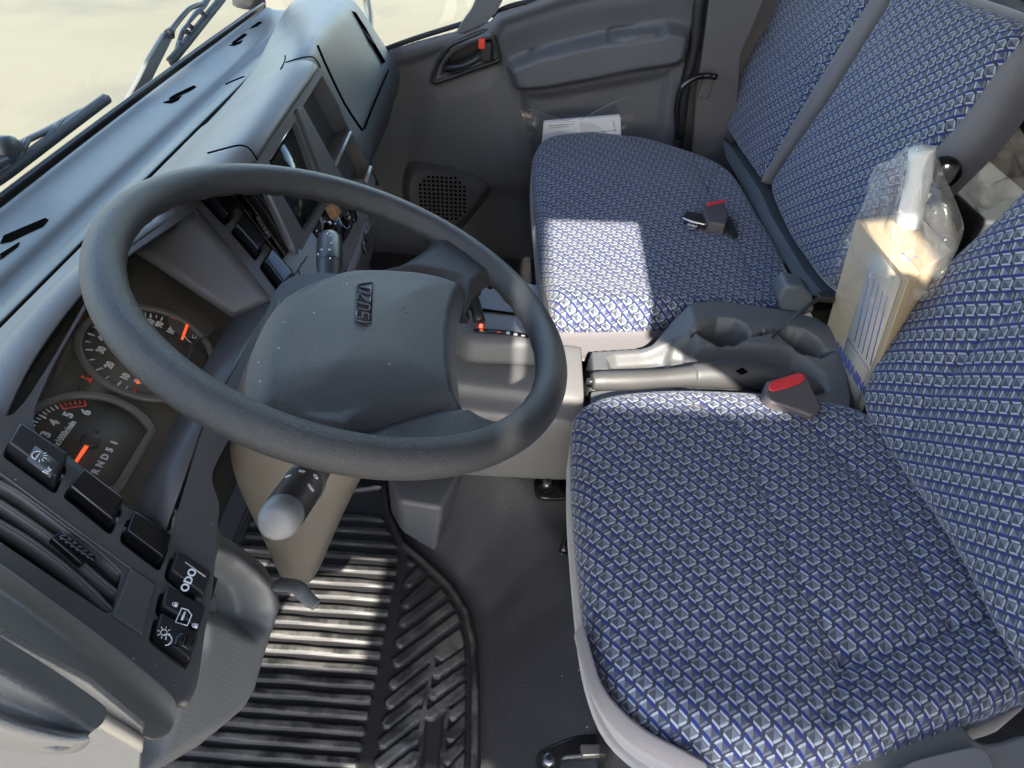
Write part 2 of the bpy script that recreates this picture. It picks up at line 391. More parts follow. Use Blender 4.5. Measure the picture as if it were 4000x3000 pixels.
# ================================================================= cab shell (roof, rear wall, pillars, sills)
TRIM = plastic('grey_trim', (.10, .095, .10), .55, 500, .3)
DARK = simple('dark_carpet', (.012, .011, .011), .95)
LINER = plastic('roof_lining', (.35, .34, .33), .85, 400, .2)
cab = thing('cab_body', (1.05, 0, 0), 'grey trimmed truck cab shell around the seats and dashboard', 'truck cab')
box('roof', (1.03, -.15, 1.99), (2.24, 2.0, .05), LINER, cab, bevel=.02)
box('rear_wall', (1.03, -1.08, .93), (2.2, .04, 2.04), DARK, cab, bevel=.01)
box('rear_shelf', (1.03, -.98, .22), (2.14, .16, .44), DARK, cab, bevel=.01)
# unseen near side: B pillar and header shaped for shade, opening added to admit sun; doorway stays open
ns = [(-.06,-.235,1.96),(-.06,-.235,1.33),(-.06,-.50,1.12),(-.06,-.60,.42),(-.06,-.60,-.10),(-.06,-1.09,-.10),(-.06,-1.09,1.96)]
sun_gap = [(-.06,-.535,1.43),(-.06,-.98,1.30),(-.06,-.98,1.93),(-.06,-.77,1.93),(-.06,-.70,1.70),(-.06,-.61,1.69),(-.06,-.60,1.59),(-.06,-.535,1.58)]
plate('door_pillar', ns, [sun_gap], (1,0,0), .05, TRIM, cab)
box('door_header', (-.085, .25, 1.81), (.05, .98, .32), TRIM, cab, bevel=.01)
box('door_sill', (-.05, .1, -.06), (.1, 1.3, .06), TRIM, cab, bevel=.01)
box('front_panel', (1.03, .78, .30), (2.2, .04, .76), DARK, cab, bevel=.01)
for sx in (-.09, 2.13):
    tube('front_pillar', [(sx,.79,.70),(sx,.74,1.2),(sx,.66,1.98)], .045, TRIM, cab, n=4)
box('windscreen_header', (1.03, .67, 1.88), (2.2, .07, .22), TRIM, cab, bevel=.01)
# far side above the door and behind it
fp = [(2.10,-.40,1.98),(2.10,-.40,-.05),(2.10,-1.10,-.05),(2.10,-1.10,1.98)]
prism('far_pillar', fp, (-1,0,0), .04, TRIM, cab)
box('far_header', (2.10, .15, 1.87), (.05, 1.3, .24), TRIM, cab, bevel=.01)

# far pillar trim: rubber door seal and belt cover strip
sl = [PX(1512,-10,2.04), PX(1500,100,2.04), PX(1478,200,2.04), PX(1462,330,2.04), (2.04,-.47,.1)]
tube('door_seal', sl, .016, RUB, cab, n=5)
prism('pillar_cover', [PX(1535,-20,2.03), PX(1660,-20,2.03), PX(1600,120,2.03), PX(1580,420,2.03), PX(1492,400,2.03), PX(1505,200,2.03)], (-1,0,0), .02, TRIM, cab, .004)
prism('belt_guide_cover', [PX(1522,160,2.02), PX(1545,164,2.02), PX(1530,215,2.02), PX(1506,212,2.02)], (-1,0,0), .02, TRIM, cab, .004)

# ---- windscreen
ws = thing('windscreen', (1.03, .74, .72), 'clear curved windscreen above the dashboard with black lower edge', 'windscreen')
rows = [[(x, .745+.02*math.sin(math.pi*(x+.1)/2.2) - .11*(z-.70), z) for x in np.linspace(-.08, 2.13, 9)] for z in (.70, 1.05, 1.4, 1.75)]
loft('glass_pane', rows, GLASS, ws, thick=0, sub=1)
BAND = simple('black_enamel', (.010, .009, .009), .35)
loft('lower_seal', [[(x, .735+.02*math.sin(math.pi*(x+.1)/2.2), .698) for x in np.linspace(-.08, 2.13, 12)],
                    [(x, .728+.02*math.sin(math.pi*(x+.1)/2.2), .722) for x in np.linspace(-.08, 2.13, 12)]], BAND, ws, thick=.012, sub=1)

# ================================================================= floor
fb = (-.05, 2.07, -1.06, .80)
matp = [tuple(PZ(u, v, 0)[:2]) for u, v in ((790,1020),(838,1045),(852,1120),(880,1180),(930,1220),(985,1270),(1025,1330),(1042,1400),(1046,1500),(1046,1660),(1046,1900))]
mat_poly = matp + [(.12, .0), (.12, .60), (1.0, .60)]
def floor_h(P):
    d = -sdf(mat_poly, P)                                       # distance outside the mat well
    h = .17*sst(d, .0, .17)
    h += .05*sst(P[:,0], .80, .95)*sst(d, .02, .15)
    h = h*(1-sst(P[:,0], 1.15, 1.35)) + .02*sst(P[:,0], 1.15, 1.35)
    h += .012*np.exp(-((P[:,0]-.62)**2/.02+(P[:,1]+.03)**2/.0008))
    h += .25*sst(P[:,1], .5, .8)
    wr = np.array([noise.noise(V((x*6, y*6, 3))) for x, y in P])*.007 + np.array([noise.noise(V((x*17, y*17, 1))) for x, y in P])*.003
    return h + wr*sst(d, 0, .06) - .012
fl = relief('floor', (0,0,0), (1,0,0), (0,1,0), fb, .012, floor_h, VINYL); tag(fl, kind='structure')

# ---- rubber floor mat with raised ribs
mo = thing('floor_mat', (.5, .25, .0), 'black ribbed rubber floor mat with dusty ribs in driver footwell', 'floor mat')
def pz2(l): return [tuple(PZ(u, v, 0)[:2]) for u, v in l]
outl = pz2([(838,1045),(852,1115),(880,1172),(925,1210),(980,1262),(1018,1322),(1034,1395),(1038,1500),(1038,1660)]) + [(.30,.02),(.17,.02),(.17,.56),(.95,.56)]
outl = outl
ribs = []
# long ribs running fore and aft
def lerp(a, b, t): return (a[0]+(b[0]-a[0])*t, a[1]+(b[1]-a[1])*t)
rt_top, rt_bot = (862,1150), (772,1659)
rdiv = pz2([(834,1100),(866,1150),(858,1250),(842,1320),(822,1430),(798,1540),(772,1659),(750,1790)])
ys = [1125+ 27*i + .22*i*i for i in range(26)]
def div_x(v): return float(np.interp(v, [1100,1150,1250,1320,1430,1540,1659,1800], [834,866,858,842,822,798,772,745]))
for v in ys:
    r_ = div_x(v)-8; sl_ = (v-1120)*.00016
    a = PZ(r_, v, 0); b = V((a.x-.0 + (0.006), .56, 0))
    ribs.append([(a.x, a.y), (a.x + (0.56-a.y)*.02, .55)])
# slanted ribs right of the divider (measured on the photo, traced on the mat plane)
diag = [((888,1215),(900,1180)),((884,1260),(930,1208)),((878,1305),(958,1232)),((872,1345),(985,1262)),((866,1390),(1005,1288)),((860,1430),(1018,1315)),
        ((852,1478),(1022,1350)),((845,1520),(930,1450)),((838,1562),(918,1500)),((830,1605),(905,1545)),((822,1650),(900,1590)),((812,1700),(894,1636)),
        ((955,1420),(1024,1372)),((945,1455),(1024,1402)),((938,1500),(1022,1440)),((930,1545),(1020,1478)),((980,1545),(1018,1512)),((975,1590),(1016,1550)),((968,1640),(1012,1592)),((960,1690),(1008,1638))]
for a, b in diag: ribs.append(pz2([a, b]))
verts_r = [pz2([(936,1432),(912,1560),(905,1700)]), pz2([(966,1535),(950,1700)])]
def mat_h(P):
    d = sdf(outl, P); h = np.zeros(len(P))
    h += .010*np.exp(-((d-.010)/.006)**2)                        # raised border lip
    m = sst(d, .022, .028); best = np.zeros(len(P))
    for k, rb in enumerate(ribs):
        dd = pld(rb, P); wd = .0066 if k < len(ys) else .0095
        best = np.maximum(best, 1-sst(dd, wd-.001, wd+.001))
    for rb in verts_r: best = np.maximum(best, 1-sst(pld(rb, P), .004, .006))
    return h + m*best*.006 + .002
mm, nt_, b_ = newmat('dusty_rubber'); co_ = nt_.nodes.new('ShaderNodeNewGeometry')
sp_ = nt_.nodes.new('ShaderNodeSeparateXYZ'); nt_.links.new(tc(nt_), sp_.inputs[0])
n_ = nt_.nodes.new('ShaderNodeTexNoise'); n_.inputs['Scale'].default_value = 16; n_.inputs['Detail'].default_value = 8; n_.inputs['Roughness'].default_value = .7; nt_.links.new(tc(nt_), n_.inputs['Vector'])
top_ = E_(nt_, sp_.outputs[2]) > .0064
mr_ = nt_.nodes.new('ShaderNodeMapRange'); mr_.inputs[1].default_value = .42; mr_.inputs[2].default_value = .62; nt_.links.new(n_.outputs[0], mr_.inputs[0])
back_ = nt_.nodes.new('ShaderNodeMapRange'); back_.inputs[1].default_value = .85; back_.inputs[2].default_value = .55; back_.inputs[3].default_value = .12; nt_.links.new(sp_.outputs[0], back_.inputs[0])
dust_ = top_ * E_(nt_, mr_.outputs[0]) * E_(nt_, back_.outputs[0])
nt_.links.new(mixc(nt_, dust_*.8, (.024, .024, .025), (.17, .165, .15)), b_.inputs['Base Color'])
nt_.links.new((dust_*.3 + .38).x, b_.inputs['Roughness']); bump(nt_, b_, n_.outputs[0], .15, .001)
relief('mat_sheet', (0,0,.0), (1,0,0), (0,1,0), (.14,1.0,.0,.58), .0027, mat_h, mm, mo, edge=outl)
for i in range(0):
    pass

# trim piece of the lower centre console beside the mat
kq = [PZ(u, v, .02) for u, v in ((838,1048),(1000,1040),(952,1166),(940,1196),(868,1150),(846,1110))]
kt = [PZ(u, v, .20) for u, v in ((838,1000),(1010,1000),(975,1060),(955,1100),(860,1085),(842,1040))]

kk = thing('lower_console_trim', (1.0,.15,.02), 'dark trim piece of the lower centre panel beside the rubber mat', 'trim panel')
mesh('trim_shell', kt+kq, [list(range(6)), list(range(11, 5, -1))]+[[i, i+6, (i+1) % 6+6, (i+1) % 6] for i in range(6)], DOORP, kk, bevel=.012)

tube('rear_window_trim', [PY(2120,-22,-1.03), PY(2160,6,-1.03), PY(2200,30,-1.03), PY(2260,64,-1.03)], .022, simple('pale_trim', (.30,.29,.28), .6), cab, 10, 3)
# ================================================================= dashboard
da = thing('dashboard', (1.03, .5, .5), 'grey textured truck dashboard with instrument cluster, vents and switches', 'dashboard')
FN = V((0, -.5, math.sqrt(.75))); FP = V((0, .335, .744)); FX, FY, _ = frame(FN)      # driver's fascia plane, FY = up the fascia
if FY.z < 0: FY = -FY
def F_(u, v, d=0): return AT(u, v, FN, FP - FN*d)
def FL(l, d=0): return [F_(u, v, d) for u, v in l]
# --- upper shell, lofted across the cab
XS = [.34, .40, .46, .58, .70, .80, .92, 1.05, 1.2, 1.4, 1.6, 1.8, 1.97, 2.05]
def prof(x):
    # (y, z) from the windscreen to the rear lip over the fascia
    lipz = float(np.interp(x, [.16,.30,.37,.46,.58,.70,.80,.92,1.3,2.0],[.76,.775,.787,.797,.802,.797,.785,.78,.78,.75]))
    lipy = .335 + (lipz-.744)*math.tan(math.radians(60))
    bow = .02*math.sin(math.pi*(x+.1)/2.2)
    k = 0
    p = [(.735+bow, .690), (.722+bow, .716), (.706+bow, .722), (.696+bow, .712), (.655+bow*.8, .716), (.622+bow*.6, .720), (.617+bow*.6, .712), (.600+bow*.5, .710), (.588+bow*.4,.720),(.566+bow*.2, .728)]
    return p, lipy, lipz
rows = [[(x, y, z) for y, z in prof(x)[0]] for x in XS]
loft('defroster_shelf', rows, DASH, da, thick=.004, sub=2)
def topsec(x):
    p, ly, lz = prof(x); y0 = p[-1][0]-.003; bow = .02*math.sin(math.pi*(x+.1)/2.2)
    return [(y0, .715), (y0-.001, .7255), (y0-.004, .7285), (y0-.03, .734), (.50+bow*.2, .748+ (lz-.78)*.4), (ly+.045, lz-.004), (ly+.02, lz+.001), (ly+.006, lz-.002), (ly+.002, lz-.006), (ly+.012, lz-.010)]
rows = [[(x, y, z) for y, z in topsec(x)] for x in [.34,.40,.46,.54,.62,.70,.78,.84]]
loft('driver_hood', rows, DASHT, da, thick=.003, sub=2)
# --- defroster outlets: flat near-black patches in pairs, painted in for the shade inside slanted openings
SLOT = simple('vent_hole', (.004, .004, .004), .8, spec=0)
for k, q in enumerate([[(0,525),(8,508),(98,470),(104,474),(92,488),(20,522)], [(0,548),(42,522),(38,532),(0,560)],
          [(364,212),(376,204),(418,184),(424,187),(410,196),(368,214)], [(352,221),(392,206),(384,216),(370,222)],
          [(524,64),(530,52),(562,46),(566,48),(556,56),(530,66)],[(498,92),(508,78),(528,72),(534,74),(524,82),(504,94)],[(494,98),(524,86),(520,92),(506,98)]]):
    P = []
    for u, v in q:
        p = AT(u, v, (0,0,1), (0,0,.7165)); bow = .02*math.sin(math.pi*(p.x+.1)/2.2)
        yy = [.566+bow*.2, .588+bow*.4, .600+bow*.5, .617+bow*.6, .622+bow*.6, .655+bow*.8, .696+bow]; zz_ = [.728,.720,.710,.712,.720,.716,.712]
        P.append(AT(u, v, (0,0,1), (0,0,float(np.interp(p.y, yy, zz_))+.0012)))
    c_ = sum(P, V((0,0,0)))/len(P); m_ = len(P)
    mesh('defroster_outlet', P+[p+V((0,0,-.006)) for p in P]+[c_], [[i, (i+1) % m_, 2*m_] for i in range(m_)]+[[i, (i+1) % m_, (i+1) % m_+m_, i+m_] for i in range(m_)], SLOT, da, smooth=False)

# --- driver's fascia
outer = [(0,1218),(-120,1130),(-120,800),(20,905),(60,860),(120,765),(188,645),(276,538),(424,432),(440,395),(505,330),(548,318),(600,400),(672,500),(720,560),(700,640),(600,760),(520,900),(462,1010),
         (456,1037),(475,1090),(470,1133),(462,1250),(452,1325),(434,1400),(414,1470),(398,1516),(388,1512)]
clu = roundpoly(FL([(424,452),(276,552),(188,661),(120,777),(70,890),(78,948),(200,1042),(352,1150),(372,1146),(436,929),(480,845),(590,648)]), .012)
def quadF(l): return FL(l)
sw = {  # near column, then far column
 'a': [(8,985),(36,939),(142,1009),(116,1065)], 'b': [(138,1073),(172,1033),(262,1101),(236,1153)], 'c': [(260,1170),(278,1122),(363,1178),(342,1232)],
 'odo': [(356,1251),(370,1203),(448,1255),(430,1307)], 'lock': [(336,1327),(348,1281),(437,1327),(420,1379)], 'dim': [(322,1387),(336,1337),(420,1385),(400,1447)],
 'f1': [(426,424),(450,400),(508,462),(484,486)], 'f2': [(500,504),(516,478),(566,540),(550,562)], 'f3': [(562,580),(576,554),(624,612),(604,636)]}
vent1 = [(-110,1040),(-60,960),(16,1046),(265,1232),(240,1333),(-60,1130)]
vent2 = [(474,388),(512,374),(560,418),(636,524),(606,566),(560,508)]
def grow(l, s): 
    c = sum((V(p) for p in l), V((0,0,0)))/len(l); return [c+(V(p)-c)*s for p in l]
holes = [clu] + [roundpoly(grow(FL(q), 1.08), .005) for k, q in sw.items()] + [roundpoly(FL(vent1), .008), roundpoly(FL(vent2), .008)]
walls = [.003] + [.012]*len(sw) + [.05, .05]
fa = plate('fascia', roundpoly(FL(outer), .008), holes, FN, .003, FASC, da, walls)
# backing behind the switch holes
prism('fascia_backing', [p for p in FL([(-60,930),(150,985),(380,1190),(470,1250),(410,1470),(300,1420),(120,1120),(-60,1010)], .013)], FN, .003, BLK, da, 0)
prism('fascia_backing', [p for p in FL([(420,400),(460,380),(650,600),(610,680)], .013)], FN, .003, BLK, da, 0)
def rocker(name, key, mat, h=.009, lab=None):
    q = FL(sw[key], .010)
    o = quadbox(name, q, FN, h+.010, mat, da, .0022, .06)
    if lab: o['label'] = lab
    return o
r1 = rocker('rocker_switch', 'a', BLK, .011, 'rear work lamp rocker switch with white lamp symbol')
rocker('blank_switch', 'b', GLB, .009); rocker('blank_switch', 'c', GLB, .009)
ro = rocker('rocker_switch', 'odo', BLK, .006, 'ODO push switch'); rl = rocker('rocker_switch', 'lock', BLK, .006, 'window lock switch with padlock symbols'); rd = rocker('dimmer_switch', 'dim', BLK, .006)
for k in ('f1', 'f2', 'f3'): rocker('blank_switch', k, GLB, .008)
# switch symbols (flat print on the rocker faces)
DY = -(FN.cross(V((1,0,0))).normalized()); DY = FY                     # up along the fascia
TX = V((1,0,0))
def pr(u, v, h): return F_(u, v, -h)
G1 = prism('switch_window', FL([(58,992),(76,962),(128,1000),(108,1032)], -.0116), FN, .0012, simple('switch_lens', (.06, .065, .065), .3), r1, 0)
def arcpts(c, r, a0, a1, ex, ey, n=14): return [c+ex*r*math.cos(a0+(a1-a0)*i/n)+ey*r*math.sin(a0+(a1-a0)*i/n) for i in range(n+1)]
c0 = pr(82, 984, .0118)
tube('lamp_symbol', arcpts(c0, .0040, 0, math.pi, TX, FY), .0004, WHT, r1, 6, 1); tube('lamp_symbol', [c0-TX*.0046, c0+TX*.0046], .0004, WHT, r1, 6, 1)
for k in range(5):
    a = math.radians(210+k*30); tube('lamp_symbol', [c0+TX*math.cos(a)*.0035+FY*math.sin(a)*.003-FY*.001, c0+TX*math.cos(a)*.0060+FY*math.sin(a)*.0055-FY*.001], .00035, WHT, r1, 6, 1)
text('switch_lettering', 'Rr', pr(103, 1016, .0119), TX, FY, .0068, WHT, r1)
text('switch_lettering', 'ODO', pr(408, 1253, .0066), TX, FY, .0088, WHT, ro, bold=.0002)
tube('switch_highlight', [pr(400,1214,.0062), pr(444,1246,.0062)], .0006, simple('bright_line', (.4,.38,.3), .3), ro, 6, 1)  # pale bar built in for the highlight on the switch, not print
# lock symbol: door with padlocks
dc = pr(397, 1332, .0066)
tube('door_symbol', [dc+TX*a+FY*b for a, b in ((-.006,-.005),(.003,-.005),(.006,-.001),(.006,.004),(-.006,.004))], .0005, WHT, rl, 6, 1, closed=True)
tube('door_symbol', [dc+TX*a+FY*b for a, b in ((-.003,.0005),(.004,.0005))], .0009, WHT, rl, 6, 1)
for (uu, vv) in ((380, 1306), (423, 1352)):
    pc = pr(uu, vv, .0067); box('padlock_symbol', pc, (.0036,.0028,.0004), WHT, rl, (TX, FY, FN), 0)
    tube('padlock_symbol', arcpts(pc+FY*.0014, .0013, 0, math.pi, TX, FY, 8), .0003, WHT, rl, 6, 1)
sc_ = pr(354, 1366, .0066)
tube('lamp_symbol', arcpts(sc_, .0022, 0, 2*math.pi, TX, FY, 16), .0004, WHT, rd, 6, 1)
for k in range(8):
    a = k*math.pi/4; tube('lamp_symbol', [sc_+(TX*math.cos(a)+FY*math.sin(a))*.0032, sc_+(TX*math.cos(a)+FY*math.sin(a))*.0048], .00035, WHT, rd, 6, 1)
gc_ = pr(358, 1382, .0066)
tube('gauge_symbol', arcpts(gc_, .0042, 3.4, 6.9, TX, FY, 14), .0005, WHT, rd, 6, 1); tube('gauge_symbol', [gc_, gc_+TX*.003+FY*.001], .0004, WHT, rd, 6, 1)
wh = lathe('dimmer_wheel', [(.0085,-.005),(.009,-.0045),(.009,.0045),(.0085,.005)], pr(392, 1393, .000), TX, GLB, rd, 40)
for k in range(22):
    a = k*math.pi*2/22; cc = pr(392,1393,0)+(FN*math.cos(a)+FY*math.sin(a))*.0091; tube('wheel_rib', [cc-TX*.0045, cc+TX*.0045], .0004, BLK, rd, 5, 1)
# rectangular blank panels beside the vents
quadbox('blank_cover', FL([(238,1335),(281,1226),(337,1264),(306,1379)], .001), FN, .004, FASC, da, .002, .03)
quadbox('blank_cover', FL([(606,566),(636,530),(664,556),(634,600)], .001), FN, .004, GREY, da, .002, .03)
for l in ([(-40,1000),(12,1030),(160,1140),(330,1262)],):
    tube('trim_line', FL(l, -.0008), .0009, GREY, da, 6, 3)

# --- near end of the dash: rounded edge dropping to the door side
e1 = [(-120,1130),(0,1216),(120,1302),(230,1382),(330,1462),(388,1512)]
rowA = FL(e1, .0015); rowA2 = [p+V((-.010,-.002,-.001)) for p in FL(e1, .0035)]; rowB = [p+V((-.022,-.001,-.010)) for p in rowA]
rowC = [PX(u, v, .150) for u, v in ((-150,1270),(-20,1370),(80,1430),(180,1500),(260,1548),(304,1576))]
rowD = [p+V((-.004,.004,-.03)) for p in rowC]
rowD2 = [p+V((.02,.03,-.06)) for p in rowC]
loft('end_trim', [rowA, rowA2, rowB, [(a*.5+b*.5)+V((-.010,0,.006)) for a, b in zip(rowB, rowC)], rowC, rowD, rowD2], plastic('end_trim_plastic', (.21,.19,.16), .36, 900, .05), da, thick=.003, sub=2)
# textured lower corner panel and pull-shaped ledge at the door side
lc = [PX(u, v, .13) for u, v in ((188,1478),(305,1574),(300,1700),(-150,1750),(-150,1560),(0,1600),(190,1590))]
prism('corner_panel', [PX(u, v, .153) for u, v in ((-200,1330),(0,1375),(190,1478),(307,1574),(296,1720),(200,1900),(-200,1900))], (-1,0,0), .004, DASHT, da, .001)
led = [[(-90,1340),(0,1395),(110,1462),(212,1532),(219,1545)],[(-90,1400),(0,1440),(90,1490),(180,1550),(216,1562)],[(-90,1480),(0,1528),(80,1560),(160,1590),(196,1590)],[(-90,1560),(0,1590),(80,1605),(150,1610),(186,1603)],[(-90,1580),(0,1603),(80,1615),(140,1618),(180,1608)]]
dx = [.112, .085, .088, .07, .12]
loft('side_ledge', [[PX(u, v, dx[i]) for u, v in r] for i, r in enumerate(led)], GREY, da, thick=.004, sub=2)
tube('ledge_clip', [PX(105,1606,.085), PX(128,1611,.082), PX(146,1608,.085)], .0016, GREY, da, 8, 3)

# --- instrument cluster
cl = mesh('cluster_floor', FL([(180,640),(470,420),(620,640),(300,1200),(-40,960)], .062), [(0,1,2,3,4)], simple('cluster_warm', (.055, .046, .034), .45), da, smooth=False)  # floor browned to carry the warm reflection of the lens
cl.name = 'instrument_cluster'
CD = .056
def C_(u, v, d=.056): return F_(u, v, d)
# gauge faces
FACE = plastic('gauge_face', (.055, .047, .036), .5, 900, .1); RING = plastic('gauge_ring', (.11, .10, .09), .35, 900, .05)  # face colour browned for the lens's warm reflection
tcx = C_(194, 957); scx = V((.578,0,0)) + (FP-FN*.056 + FY*.040); scx = V((.578, scx.y, scx.z))
# tachometer: round face cut flat at the lower end
def gauge(c, r, cut, name):
    pts = []; a0 = math.radians(-48); a1 = math.radians(228)
    pts = [c + TX*r*math.cos(a)+FY*r*math.sin(a) for a in np.linspace(a0, a1, 60)] if cut else [c + TX*r*math.cos(a)+FY*r*math.sin(a) for a in np.linspace(0, 2*math.pi, 72, endpoint=False)]
    rim = tube('gauge_ring', [p+FN*.002 for p in pts], .0042, RING, cl, 10, 1, closed=True, flat=.8)
    f = prism('gauge_face', pts, FN, .002, FACE, cl, 0)
    return f
gt = gauge(tcx, .056, True, 'tach'); gs = gauge(scx, .066, False, 'speedo')
# lower step under the tachometer
def mark(c, ang, r0, r1, wd, mat, par, h=.0008):
    a = math.radians(ang); d = TX*math.cos(a)+FY*math.sin(a); t = FN.cross(d)
    P = [c+d*r0-t*wd, c+d*r1-t*wd, c+d*r1+t*wd, c+d*r0+t*wd]; prism('scale_mark', [p+FN*h for p in P], FN, .0004, mat, par, 0)
def TA(v): return 225-45*v + 0                                       # rpm dial angle
# the photo's dial: 3 at the left, 4 upper left, 5 top, 6 upper right  (FY up)
tach_ang = lambda r: 178-r*24.6
for i in range(0, 6*5+1):
    r_ = i/5; a = tach_ang(r_); major = (i % 5 == 0)
    mark(tcx, a, .0435 if major else .046, .0510, .0009 if major else .0006, REDP if r_ >= 5 else WHT, gt)
for a_ in np.linspace(tach_ang(5), tach_ang(6), 12)[:-1]: mark(tcx, a_-1.0, .0425, .0440, .0010, REDP, gt)
for v_ in (0,1,2,3,4,5,6):
    a = math.radians(tach_ang(v_)); text('gauge_numeral', str(v_), tcx+(TX*math.cos(a)+FY*math.sin(a))*.0355+FN*.001, TX, FY, .0115, WHT, gt, bold=.0004)
text('gauge_lettering', 'x1000r/min', tcx+FY*.0222+FN*.001, TX, FY, .0080, WHT, gt, bold=.0002, sx=.85)
for k, ch in enumerate('RND51'): text('gauge_lettering', ch, tcx+FY*-.0180+TX*(-.0275+k*.0092)+FN*.001, TX, FY, .0085, WHT, gt, bold=.0003)
lathe('needle_hub', [(.0085,0),(.0085,.005),(.0075,.006),(0.001,.006)], tcx+FN*.001, FN, BLK, gt, 24)
nd = (C_(156,1009,.05)-tcx).normalized(); nd = (nd-FN*nd.dot(FN)).normalized(); nt2 = FN.cross(nd)
prism('needle', [tcx+FN*.0062+nd*.008-nt2*.0018, tcx+FN*.0062+nd*.042-nt2*.0011, tcx+FN*.0062+nd*.042+nt2*.0011, tcx+FN*.0062+nd*.008+nt2*.0018], FN, .0012, ORA, gt, 0)
prism('needle_tail', [tcx+FN*.0052-nd*.004-nt2*.003, tcx+FN*.0052-nd*.015-nt2*.0014, tcx+FN*.0052-nd*.015+nt2*.0014, tcx+FN*.0052-nd*.004+nt2*.003], FN, .002, BLK, gt, 0)
# speedometer
sp_ang = lambda s: float(np.interp(s, [0,10,20,30,70,80,90,100,120], [190,174,149,122,32,21,9,-9,-40]))
for s_ in range(0, 106, 5):
    a = sp_ang(s_); big = s_ % 10 == 0; mark(scx, a, .053 if big else .055, .060, .001 if big else .0006, REDP if s_ == 0 else WHT, gs)
for s_ in range(0, 101, 10):
    a = math.radians(sp_ang(s_)); text('gauge_numeral', str(s_), scx+(TX*math.cos(a)+FY*math.sin(a))*.0455+FN*.001, TX, FY, .0105, WHT, gs, bold=.0004, sx=.85)
lathe('needle_hub', [(.010,0),(.010,.005),(.009,.006),(0.001,.006)], scx+FN*.001, FN, BLK, gs, 24)
a = math.radians(sp_ang(0)); nd = TX*math.cos(a)+FY*math.sin(a); nt2 = FN.cross(nd)
prism('needle', [scx+FN*.0062+nd*.008-nt2*.0018, scx+FN*.0062+nd*.052-nt2*.0011, scx+FN*.0062+nd*.052+nt2*.0011, scx+FN*.0062+nd*.008+nt2*.0018], FN, .0012, ORA, gs, 0)
# small temperature gauge on the far side
tg = C_(412, 700, .054)
fg = lathe('fuel_gauge', [(.024,0),(.024,.001)], tg-FN*.0, FN, FACE, cl, 40)
prism('needle', [C_(u, v, .0515) for u, v in ((391,731),(396,734),(408,702),(402,699))], FN, .001, ORA, fg, 0)
text('gauge_lettering', 'H', C_(376,686,.0525), TX, FY, .007, REDP, fg); text('gauge_lettering', 'C', C_(420,728,.0525), TX, FY, .007, WHT, fg)
tube('scale_arc', [C_(u, v, .0522) for u, v in ((396,722),(404,733),(414,740),(428,738))], .0006, WHT, fg, 6, 3)
# reset stalk standing on the cluster, tell-tale lamps
tube('reset_stalk', [C_(416,742,.052), C_(440,728,.040), C_(468,712,.030)], .0016, BLK, cl, 8, 1)
tube('reset_stalk', [C_(416,742,.052), C_(412,762,.045), C_(408,780,.040)], .0022, BLK, cl, 8, 1)
tb = C_(190, 819, .054)
tube('belt_lamp', [tb-TX*.003-FY*.004, tb, tb+TX*.003-FY*.004], .0011, REDP, cl, 6, 1); tube('belt_lamp', [tb+FY*.0025, tb-FY*.004], .0014, REDP, cl, 6, 1)
lathe('belt_lamp', [(.0016,0),(.0016,.0006)], tb+FY*.005, FN, REDP, cl, 12); tube('belt_lamp', [tb+TX*.005+FY*.003, tb-TX*.004-FY*.004], .0005, REDP, cl, 6, 1)
text('warning_lettering', 'ABS', C_(176,690,.055), TX, FY, .010, simple('amber_print', (.30,.10,.01), .5), cl)
prism('warning_panel', FL([(222,744),(262,800),(244,860),(196,858),(170,838),(196,790)], .0575), FN, .002, FACE, cl, 0)
mesh('clear_lens', FL([(186,640),(300,540),(440,450),(508,684),(440,800),(284,1106),(60,960)], .040), [(0,1,2,3,4,5,6)], LENS, cl, smooth=False)
# inner frame plates that narrow the opening (far wall and lower wall, as slanting boards)
def slab(name, a, b, da_, db, mat):
    P = [F_(*a[0], da_), F_(*a[1], da_), F_(*b[1], db), F_(*b[0], db)]
    return mesh(name, P, [(0,1,2,3)], mat, da, smooth=False, thick=.002)
loft('cluster_side_wall', [[F_(424+168*t, 450+198*t, .001)*(1-q)+F_(290+215*t, 545+143*t, .041)*q for t in np.linspace(0, 1, 12)] for q in np.linspace(0, 1, 6)], FASC, da, thick=.002, sub=0)
mesh('cluster_lower_wall', [F_(592,648,.001), F_(480,845,.001), F_(436,929,.001), F_(356,1154,.001), F_(282,1104,.041), F_(360,960,.041), F_(440,800,.041), F_(505,688,.041)],
     [(0,1,6,7),(1,2,5,6),(2,3,4,5)], FASC, da, smooth=True, thick=.002)

# --- near vent: three curved blades and a serrated thumb wheel
vn = prism('air_vent', FL([(-100,980),(-50,950),(30,1040),(275,1235),(245,1345),(-60,1150)], .047), FN, .003, BLK, da, 0)
VM = plastic('vent_blade', (.085,.08,.075), .4, 900, .1)
for i, (l, dd) in enumerate((([(-60,1000),(0,1040),(40,1062),(120,1120),(200,1180),(262,1236)], .001), ([(-60,1045),(0,1082),(50,1115),(130,1172),(200,1235),(256,1282)], .003), ([(-60,1090),(0,1126),(60,1162),(140,1220),(200,1275),(246,1322)], .004))):
    a_ = spline(FL(l, dd), 4); b_l = spline([F_(u-12, v+34, dd+.016) for u, v in l], 4)
    mesh('vent_blade', a_+b_l, [(i_, i_+1, i_+1+len(a_), i_+len(a_)) for i_ in range(len(a_)-1)], VM, vn, thick=.0024, off=0)
    tube('blade_edge', a_, .0016, VM, vn, 8, 1)
tw = FL([(102,1172),(130,1156),(196,1208),(170,1232)], .004)
quadbox('vent_tab', tw, FN, .009, GLB, vn, .002, .05)
